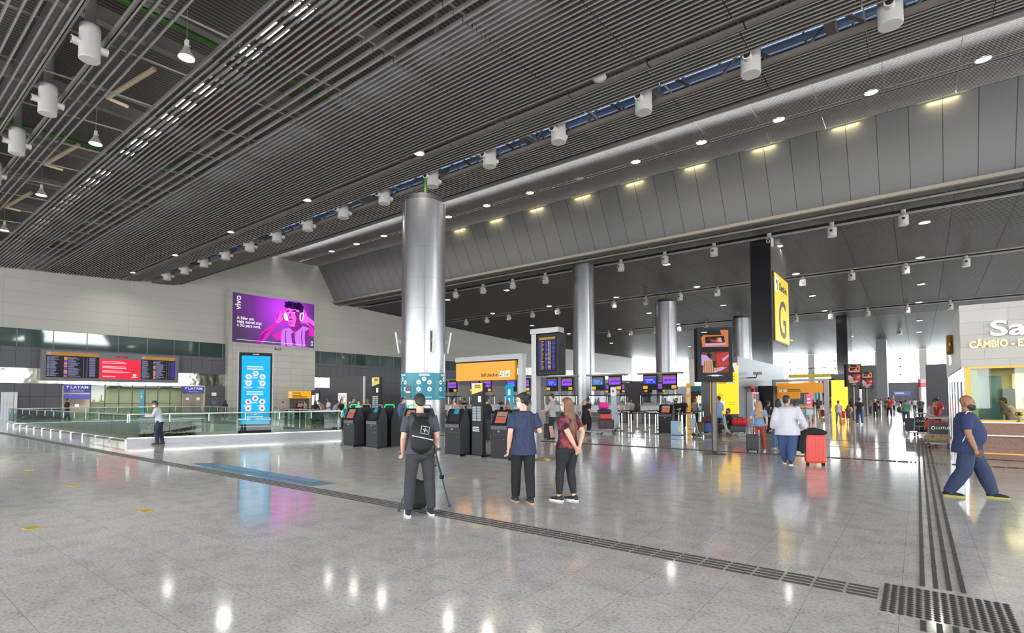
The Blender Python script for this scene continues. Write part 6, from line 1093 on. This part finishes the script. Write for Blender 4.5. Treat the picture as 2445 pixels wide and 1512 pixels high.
# ---- the queue behind the balustrade
Q = [('person with long black hair in the queue beside the pier', 752, 1012, 957, 150, (30, 28, 30), (60, 60, 66), dict(hair='long', skin=SKC)),
 ('person in gray t-shirt bending forward in the queue', 771, 1014, 953, 60, (150, 150, 156), (50, 54, 60), dict(lean=.45, headpitch=.4)),
 ('bearded person in white t-shirt and pale jeans in the queue', 784, 1016, 951, 110, (216, 212, 208), (110, 130, 150), dict(skin=SKD, arms=((.02, .3, -.3), (.02, .3, -.3)))),
 ('person in gray t-shirt with white mask leaning on the balustrade end', 797, 1024, 956, -60, (150, 158, 168), (44, 50, 52), dict(mask=maskw, lean=.3, arms=((.05, .45, -.2), (.05, .45, -.25)), fat=1.12)),
 ('person in black t-shirt with mask holding a turquoise bag', 815, 1024, 953, -130, (28, 28, 32), (50, 54, 62), dict(mask=maskw, hair='long', hairm=HAIRB)),
 ('person in navy t-shirt with blue mask behind the leftmost kiosk', 841, 1036, 950, -80, (38, 46, 72), (44, 44, 50), dict(mask=maskb, arms=((.05, .35, -.3), (.05, .35, -.3)))),
 ('person in white with glasses behind the leftmost kiosk', 857, 1030, 957, 170, (222, 218, 220), (70, 70, 76), dict(mask=maskw)),
 ('dark bearded person in black jacket between the first two kiosks', 878, 1034, 952, 175, (26, 26, 30), (36, 36, 42), dict(skin=SKC, sleeve='long', hair='curly')),
 ('person with mask standing behind the navy t-shirt person', 834, 1010, 957, -150, (120, 110, 112), (50, 50, 56), dict(mask=maskw)),
 ('person in blue t-shirt pushing a trolley beside the big column', 953, 1047, 949, -78, (86, 104, 142), (60, 70, 84), dict(mask=maskw, arms=((.05, .5, -.25), (.05, .5, -.25)), lean=.2, fat=1.15)),
 ('person in white cap behind the tripod man by the turquoise band', 1017, 1024, 954, 100, (40, 42, 48), (40, 44, 54), dict(hair='short', hairm=hexm('cap_white', 226, 226, 226, .7))),
 ('person in white shirt and glasses behind the phone caller', 1082, 1030, 948, -60, (220, 218, 216), (70, 76, 90), dict(skin=SKA, hairm=HAIRD)),
 ('person in white sleeveless top talking on a phone', 1079, 1040, 957, -40, (218, 214, 220), (70, 80, 100), dict(hair='bun', hairm=HAIRB, sleeve='none', arms=((.06, .0, -.5), (.0, .2, .12)))),
 ('person with ginger hair in pale top near the counters', 1098, 1012, 957, -30, (190, 190, 196), (60, 64, 76), dict(hair='long', hairm=HAIRR)),
 ('person in black t-shirt facing the counters left of the yellow totem', 1109, 1014, 951, 0, (24, 24, 28), (40, 42, 50), {}),
 ('person in pale top beside the yellow headed totem', 1125, 1010, 960, 20, (206, 200, 198), (70, 60, 60), {}),
 ('person in black sweater and jeans right of the yellow headed totem', 1163, 1053, 949, -50, (22, 22, 26), (60, 66, 78), dict(sleeve='long', arms=((.05, .25, -.3), (.05, .3, -.25)))),
 ('person with orange hair in floral top at the counters', 1213, 1030, 956, -10, (214, 150, 150), (60, 60, 70), dict(hair='long', hairm=HAIRR)),
 ('curly haired person in black holding a black jacket near the single kiosk', 1616, 1024, 952, 150, (24, 24, 28), (40, 40, 46), dict(hair='curly', mask=maskk, arms=((.0, .22, -.28), (.0, .22, -.28)))),
 ('person in black t-shirt beside the orange banner', 1632, 1022, 950, 160, (22, 22, 26), (36, 36, 42), dict(skin=SKC)),
 ('person in white shirt at the counter with violet screen', 1481, 1012, 957, 20, (220, 220, 222), (40, 40, 46), dict(hair='tail', hairm=HAIRL)),
 ('person in white top behind the counter left of the centre agent', 1508, 1006, 955, 170, (216, 210, 206), (60, 60, 66), dict(hair='long')),
 # the far hall
 ('person in black dress and white cap walking towards the camera', 2091, 999, 954, 175, (28, 28, 40), (36, 38, 52), dict(arms=((.02, .2, -.2), (.02, .2, -.2)), hairm=hexm('cap_white', 226, 226, 226, .7), sleeve='none')),
 ('person with red backpack and black trousers walking away', 2124, 997, 949, 5, (150, 60, 62), (24, 24, 28), dict(feet=((.15, .03), (-.15, .03)))),
 ('person in green t-shirt and jeans carrying a black shoulder bag', 2164, 1012, 955, 3, (70, 140, 112), (56, 66, 92), dict(fat=1.2, feet=((.15, .03), (-.15, .05)), arms=((.1, 0, -.48), (.14, 0, -.48)))),
 ('person in straw hat and gray shirt beside the red pylon', 2199, 1003, 950, 0, (84, 84, 88), (30, 30, 34), dict(hairm=hexm('straw_hat', 170, 140, 100))),
 ('person with black top and khaki trousers pulling a maroon suitcase', 1954, 998, 954, 8, (28, 28, 30), (190, 164, 124), dict(hair='long', feet=((.12, .0), (-.12, .0)))),
 ('person in black t-shirt and shorts beside the flight screen portal', 1980, 986, 951, 0, (28, 28, 32), (90, 110, 130), dict(legs='shorts', fat=1.1)),
 ('person in navy t-shirt before the navy banner', 1993, 987, 952, 30, (48, 54, 74), (60, 70, 90), {}),
 ('person in white tank top and beige trousers with crossbody bag', 2003, 1014, 957, 2, (214, 212, 214), (178, 160, 138), dict(sleeve='none', feet=((.12, .04), (-.12, .05)), hairm=HAIRB)),
 ('child with pale backpack and denim shorts walking beside the white tank top', 2026, 1014, 968, 0, (110, 70, 66), (74, 96, 118), dict(legs='shorts', hair='long', hairm=HAIRB)),
 ('person in black t-shirt and blue jeans walking away in the far hall', 2053, 1014, 950, -3, (36, 42, 46), (58, 84, 124), dict(feet=((.16, .04), (-.14, .05)), shoes=shoe_w, fat=1.08)),
 ('person with long dark hair ahead of the child with backpack', 2034, 996, 952, 0, (26, 24, 26), (60, 60, 66), dict(hair='long')),
 ('person in blue t-shirt partly behind the white-shirted man', 1901, 1000, 957, 20, (60, 84, 150), (50, 50, 56), {}),
 ('person in white t-shirt before the pink banner', 1929, 988, 955, 0, (220, 220, 222), (40, 40, 46), {}),
 ('person in pale blue shirt under the yellow poster', 2005, 985, 950, 60, (170, 190, 220), (60, 60, 70), {}),
 ('person in white and pink top under the yellow poster', 2012, 986, 952, -30, (220, 200, 206), (70, 70, 76), dict(hair='long')),
 ('person in gray t-shirt right of the second screen post', 2079, 988, 953, 60, (110, 110, 120), (40, 44, 60), {}),
 ('person in white shirt among the barriers by the gray pillar', 2103, 985, 953, 90, (222, 222, 226), (40, 40, 46), {}),
 ('person in dark shirt behind the red backpack', 2116, 984, 951, 0, (60, 60, 66), (40, 40, 46), {}),
 ('person in white shirt right of the red backpack', 2134, 984, 953, 20, (210, 206, 206), (60, 60, 66), {}),
 ('person in white bending over a trolley in the far hall', 2169, 985, 952, -60, (226, 224, 228), (50, 50, 60), dict(lean=.4)),
 ('person in white t-shirt left of the straw hat', 2185, 986, 951, 30, (228, 226, 228), (60, 60, 66), {}),
 ('person in black far behind beside the gray pillar', 2098, 981, 953, 0, (40, 38, 40), (36, 36, 40), {}),
 ('person with black backpack far behind the green t-shirt', 2152, 981, 953, 0, (36, 38, 44), (70, 66, 60), {}),
 ('person in red t-shirt standing behind the seated person with red scarf', 2239, 1030, 948, -20, (214, 50, 60), (50, 50, 60), dict(arms=((.0, .25, -.2), (.0, .25, -.2)))),
 ('person in dark top between the black pillar and portal', 1836, 1036, 958, -40, (60, 62, 64), (40, 40, 46), dict(sleeve='none', hair='bun')),
 ('person in dark jacket near the amber portal', 1942, 984, 955, 20, (50, 46, 48), (40, 40, 46), {}),
 ('person in violet top behind the slim aqua banner', 1960, 983, 955, 40, (110, 90, 150), (60, 60, 66), {}),
 ('person waiting at the counters in pale green', 1345, 1016, 955, 10, (150, 170, 150), (60, 60, 70), {}),
 ('person waiting at the counters in beige coat', 1258, 1018, 953, -10, (180, 160, 140), (60, 60, 70), dict(sleeve='long')),
 ('person far off in turquoise beside the lift', 728, 1003, 957, 60, (210, 180, 160), (60, 66, 76), dict(sleeve='none')),
 ('person far off bending near the amber lift sign', 684, 1001, 957, 70, (196, 190, 190), (60, 60, 66), dict(lean=.5, sleeve='none'))]
for lab, x, yf, yh, deg, c1, c2, kw in Q:
    kw = dict(kw); D = depth(at(x, yf)); kw.setdefault('vox', .024 if D < 28 else .03 if D < 45 else .038)
    PP(lab, x, yf, yh, deg, top=cloth(*c1), bot=cloth(*c2), **kw)
# agents behind the counters and in the booth
for x, c, deg, lab, hr in [(1588, (222, 226, 236), 180, 'agent in white shirt and dark tie behind the counter right of centre', 'short'), (1196, (60, 60, 90), 180, 'agent in dark blazer behind the counter under the yellow sign', 'long'), (1234, (220, 200, 196), 170, 'agent in pale blouse behind the counter beside the cyan stand', 'bun'), (1060, (60, 64, 70), 170, 'agent in gray behind the counter beside the big column', 'short'), (1440, (70, 70, 86), 180, 'agent in dark jacket behind the counter by the pink bag', 'bun'), (1660, (200, 200, 206), 180, 'agent in pale shirt behind the counter by the bronze pole', 'short')]:
    P = ony(x, 952, 34.1); P.z = 0; t, j = person(lab, P, FA(deg), 1.68, top=cloth(*c), bot=blackc, hair=hr, vox=.03, sleeve='long', arms=((.0, .25, -.3), (.0, .25, -.3)), skin=SKB)
    if x == 1588: b = MB(); U = j['U']; b.tube([U(0, .115, .48), U(0, .14, .3), U(0, .14, .1)], [.015, .028, .03], 6); b.build('tie', hexm('tie_navy', 40, 44, 70), t)
person('person in pale shirt bending over the desk inside the exchange booth', (BX+1.35, BY+2.0, 0.02), FA(60), 1.74, top=cloth(196, 186, 160), bot=cloth(50, 50, 56), vox=.016, lean=.5, sleeve='long', arms=((.0, .3, -.4), (.0, .3, -.4)), skin=SKC)
t, j = person('person seated at the desk inside the exchange booth', (BX+1.2, BY+1.05, 0.02), FA(45), 1.72, top=cloth(150, 146, 150), bot=cloth(50, 50, 56), hairm=hexm('hair_gray', 80, 76, 74, .6), vox=.016, sit=.62, lean=.3, headpitch=.5, feet=((.42, 0), (.42, 0)), arms=((.0, .3, -.3), (.0, .3, -.3)), skin=SKC, kneepole=(0, 1, .3))
b = MB(); b.box((0, 0, .26), (.5, .5, .5), bevel=.04); cs = tag(b.build('stool', hexm('stool_dark', 36, 44, 44)), 'dark stool under the seated person inside the exchange booth', 'stool'); cs.location = (BX+1.22, BY+1.03, .02); b = MB(); b.box((.0, -.22, .62), (.46, .06, .5), bevel=.02); b.build('backrest', hexm('stool_dark', 36, 44, 44), cs)
# person on the luggage trolley with the red scarf
t, j = PP('person with dark curly hair and red scarf resting over the loaded trolley', 2222, 1056, 950, -125, Hs=1.68, top=cloth(214, 190, 196), bot=cloth(170, 40, 48), hair='curly', vox=.018, lean=.35, headpitch=.45, sleeve='long', arms=((.0, .3, -.3), (.0, .32, -.28)), mask=None, fat=1.1)
b = MB(); U = j['U']; limb(b, [U(-.12, .1, .5), U(-.06, .17, .3), U(-.02, .2, .12)], [(.05, .03)]*3, n=8); limb(b, [U(.12, .1, .5), U(.06, .18, .3), U(.08, .22, .08)], [(.05, .03)]*3, n=8); limb(b, [U(-.14, .0, .5), U(0, -.09, .53), U(.14, .0, .5)], [.04]*3, n=8); obj('scarf', remesh(b, 'scarf', cloth(200, 30, 44), .014, 2), t)
for o in SC.objects: clear(o)
# ================================================================== luggage
def at3(x, y, z): return at(x, y, z)
def suitcase(P, rz, lab, w, d, h, m, handle=.35, name='suitcase', ribs=True, lay=False):
    t = thing(name, lab, 'suitcase', P, rz); b = MB(); b.box((0, 0, .06+(h-.06)/2), (w, d, h-.06), bevel=min(.05, d*.25)); b.build('shell', m, t)
    if ribs:
        b = MB()
        for k in range(5): b.box((-w*.36+w*.18*k, 0, .06+(h-.06)/2), (.03, d+.014, h*.8), bevel=.006)
        b.build('shell_rib', m, t)
    b = MB()
    for sx_ in (-1, 1):
        for sy in (-1, 1): b.tube([(sx_*w*.38-.02, sy*d*.3, .035), (sx_*w*.38+.02, sy*d*.3, .035)], .035, 10); b.box((sx_*w*.38, sy*d*.3, .065), (.03, .04, .04))
    b.build('wheel', bez, t)
    if handle: b = MB(); b.tube([(-w*.2, d*.3, h-.05), (-w*.2, d*.3, h+handle), (w*.2, d*.3, h+handle), (w*.2, d*.3, h-.05)], .012, 6); b.build('pull_handle', rail, t)
    return t
def bag(P, rz, lab, sx_, sy, sz, m, name='duffel_bag', cat='bag', straps=True):
    t = thing(name, lab, cat, P, rz); b = MB(); X = Vector((1, 0, 0)); b2 = MB()
    loft(b2, [(Vector((x*sx_, 0, sz*.5)), Vector((0, sy*.5*k, 0)), Vector((0, 0, sz*.5*k))) for x, k in ((-.48, .75), (-.4, .97), (-.1, 1.0), (.15, .96), (.4, 1.0), (.48, .78))], 14); b2.build('bag_body', m, t)
    if straps:
        b = MB()
        for s in (-1, 1): b.tube([(-sx_*.2, s*sy*.5, sz*.5), (-sx_*.15, s*sy*.35, sz*1.05), (sx_*.15, s*sy*.35, sz*1.05), (sx_*.2, s*sy*.5, sz*.5)], .012, 6)
        b.build('carry_strap', bez, t)
    return t
def trolley(P, rz, lab, panel=None, txt=None):
    t = thing('luggage_trolley', lab, 'trolley', P, rz); b = MB(); fr = hexm('trolley_steel', 176, 180, 186, .3, metal=.6)
    for s in (-1, 1): b.tube([(s*.27, .45, .12), (s*.27, -.42, .16), (s*.27, -.5, .3), (s*.25, -.62, .98), (s*.25, -.7, 1.0)], .017, 8)
    b.tube([(-.25, -.7, 1.0), (.25, -.7, 1.0)], .022, 8)
    for z in (.45, .62, .80): b.tube([(-.26, -.52-.12*(z-.3), z), (.26, -.52-.12*(z-.3), z)], .011, 6)
    for x in (-.09, .09): b.tube([(x, -.5, .3), (x, -.6, .85)], .009, 6)
    for y in (.4, .15, -.1, -.35): b.tube([(-.27, y, .14), (.27, y, .14)], .012, 6)
    b.build('frame', fr, t)
    b = MB(); 
    for p in ((-.24, -.4, .085), (.24, -.4, .085), (0, .42, .07)): b.tube([(p[0]-.025, p[1], p[2]), (p[0]+.025, p[1], p[2])], p[2]-.003, 14)
    b.build('wheel', hexm('trolley_wheel', 60, 60, 64, .5), t)
    b = MB(); b.box((0, -.60, .66), (.46, .02, .36)); b.build('front_panel', panel or hexm('trolley_panel', 170, 190, 204, .4), t)
    if txt: b = MB(); disc(b, -.14, .68, .055, -.613, 0, 14); disc(b, -.14, .68, .035, -.615, 1, 14); b.build('emblem', [hexw, bez], t); text(txt, .11, hexw, t, (-.06, -.612, .645), 0, 'lettering', 'LEFT', .002, .002)
    return t
VA = lambda x, d=0: YAW-math.atan((x-CXP)/FPX)+math.radians(d)
coral = hexm('coral_shell', 200, 66, 54, .4); mar = hexm('maroon_shell', 74, 44, 58, .5); blk_c = hexm('case_black', 34, 34, 38, .5); redm = hexm('bag_red', 200, 36, 48, .6)
P = at(1947, 1111); suitcase(P, VA(1947, 10), 'coral hard shell suitcase pulled by the person in loose white shirt', .45, .28, .76, coral, .3)
b = MB(); q_ = P; ca, sa = math.cos(VA(1947, 10)), math.sin(VA(1947, 10)); L = lambda x, y, z: (q_.x+x*ca-y*sa, q_.y+x*sa+y*ca, z)
loft(b, [(Vector(L(x, 0, .83+dz)), Vector((-sa*w_, ca*w_, 0)), Vector((0, 0, h_))) for x, w_, h_, dz in ((-.26, .1, .05, -.02), (-.15, .17, .09, .0), (0, .18, .1, .01), (.18, .17, .07, -.01), (.25, .1, .04, -.02))], 14)
loft(b, [(Vector(L(x, -.02, z)), Vector((ca*.07, sa*.07, 0)), Vector((-sa*.1, ca*.1, 0))) for x, z in ((-.26, .84), (-.31, .66), (-.34, .45), (-.36, .36))], 10)
loft(b, [(Vector(L(x, -.1, z)), Vector((ca*.05, sa*.05, 0)), Vector((-sa*.06, ca*.06, 0))) for x, z in ((-.22, .8), (-.27, .55), (-.29, .3))], 10)
tag(obj('draped_jacket', remesh(b, 'jacket', cloth(30, 30, 34), .018, 3)), 'black jacket and bag draped over the coral suitcase', 'jacket')
suitcase(at(1797, 1080), VA(1797), 'black suitcase standing beside the blonde person', .36, .24, .56, blk_c, .3)
suitcase(at(1962, 997), VA(1962), 'maroon suitcase behind the person in khaki trousers', .46, .28, .66, hexm('maroon_case', 110, 44, 40, .5), .3)
suitcase(at(2011, 1000), VA(2011), 'red suitcase beside the white tank top walker', .4, .25, .6, redm, .3)
# trolley of the woman in black
P = at(1414, 1038); trolley(P, VA(1414, -100), 'empty ended luggage trolley with pale panel pushed by the woman in black')
P2 = at(1447, 1033); trolley(P2, VA(1440, 78), 'luggage trolley stacked with maroon, red and pink bags'); rz = VA(1447)
suitcase(P2+Vector((0, 0, .14)), rz, 'large maroon ribbed suitcase lying on the stacked trolley', .78, .42, .5, mar, 0); suitcase(P2+Vector((-.0, .0, .60)), rz, 'bright red hard case on top of the maroon suitcase', .56, .36, .32, hexm('case_red', 206, 46, 44, .4), 0, ribs=False)
bag(P2+Vector((-.08, 0, .91)), rz, 'dark gray holdall on top of the red case', .62, .34, .24, hexm('bag_gray', 62, 62, 68, .7)); bag(P2+Vector((-.12, 0, 1.14)), rz+.4, 'round hot pink bag on top of the stacked trolley', .46, .36, .34, hexm('bag_pink', 236, 40, 150, .6), straps=False)
suitcase(at(1311, 1050), VA(1311), 'black backpack suitcase standing behind the man in navy shirt', .42, .28, .66, blk_c, .2)
# luggage around the seated person
P = at(1684, 1044); trolley(P, VA(1684, -60), 'luggage trolley loaded with olive and blue bags beside the bronze pole')
suitcase(P+Vector((-.12, .0, .16)), VA(1684)-.3, 'olive brown travel bag on the trolley by the bronze pole', .3, .34, .5, hexm('bag_olive', 84, 74, 54, .7), 0, 'travel_bag', False); suitcase(P+Vector((.2, .05, .16)), VA(1684)-.3, 'blue travel bag on the trolley by the bronze pole', .36, .34, .46, hexm('bag_blue', 40, 70, 140, .6), 0, 'travel_bag', False); bag(P+Vector((.12, .1, .62)), VA(1684), 'dark maroon duffel on top of the blue and olive bags', .5, .3, .26, hexm('bag_wine', 92, 44, 42, .7))
P = at(1764, 1043); trolley(P, VA(1764, -80), 'luggage trolley under the seated person with red bag'); suitcase(P+Vector((-.02, .0, .15)), VA(1764), 'dark gray suitcase lying behind the seated person', .62, .4, .34, hexm('case_slate', 56, 58, 66, .5), 0, ribs=False); bag(P+Vector((.06, 0, .48)), VA(1764), 'bright red duffel bag behind the seated person', .6, .34, .34, redm)
P = at(1858, 1068)+Vector((.15, .5, 0)); trolley(P, VA(1858, 180), 'luggage trolley with black rucksack beside the pale jeans person'); bag(P+Vector((-.1, -.05, .2)), VA(1858), 'black rucksack with dangling straps on the middle trolley', .5, .36, .5, blk_c)
P = at(1926, 1006); trolley(P, VA(1926, 20), 'silver luggage trolley loaded with gray case beyond the white-shirted person'); suitcase(P+Vector((-.2, .3, .15)), VA(1926), 'pale gray suitcase on the silver trolley', .7, .4, .66, hexm('case_pale', 150, 154, 160, .5), 0); bag(P+Vector((-.3, .3, .83)), VA(1926), 'long tan roll bag on top of the silver trolley', 1.1, .3, .26, hexm('bag_tan', 196, 160, 110, .7), straps=False)
# right trolley pair
P = at(2238, 1069); dp = hexm('trolley_black_panel', 30, 28, 30, .5)
trolley(P, VA(2238, 5), 'near luggage trolley with black advertising panel and beige duffel', dp, 'LOTUS'); bag(P+RT*.02+Vector((0, .1, .16)), VA(2238), 'beige duffel with brown straps low on the near black-panelled trolley', .62, .4, .34, hexm('bag_beige', 170, 146, 110, .7)); bag(P+Vector((0, .15, .60)), VA(2238), 'red and white holdall on top of the near black-panelled trolley', .6, .36, .3, hexm('bag_redwhite', 190, 60, 66, .7))
P = at(2196, 1042); trolley(P, VA(2196, 10), 'rear luggage trolley with black panel beside the tactile strip', dp, 'LOTUS'); suitcase(P+Vector((-.25, .2, .15)), VA(2196), 'dark violet suitcase on the rear trolley', .5, .36, .62, hexm('case_violet', 56, 46, 60, .5), 0); bag(P+Vector((.12, .3, .16)), VA(2196), 'black soft bag on the rear trolley', .5, .36, .5, blk_c)
# carried bags of walkers
for x, y, z, lab, c, s in [(2151, 1008, .62, 'black shoulder bag carried by the green t-shirt person', (40, 38, 42), (.55, .3, .42)), (829, 1030, .78, 'turquoise shopping bag held by the masked person in black', (30, 150, 160), (.4, .2, .4)), (2124, 996.2, .98, 'red backpack worn by the person in black trousers', (176, 64, 66), (.44, .26, .5)), (2024, 1013.2, .72, 'pale child backpack worn by the child in denim shorts', (200, 180, 166), (.34, .22, .36)), (1955, 997.4, 1.02, 'black rucksack worn by the khaki trouser walker', (26, 26, 28), (.32, .2, .4)), (1848, 1037, .75, 'dark gray handbag beside the person in dark top', (70, 74, 78), (.4, .22, .4))]:
    P = at(x, y)-Vector(FW)*.18; P.z = z; bag(P, VA(x), lab, *s, hexm('bag_%d_%d_%d' % c, *c, .7), 'backpack' if 'backpack' in lab or 'rucksack' in lab else 'shoulder_bag', 'bag')
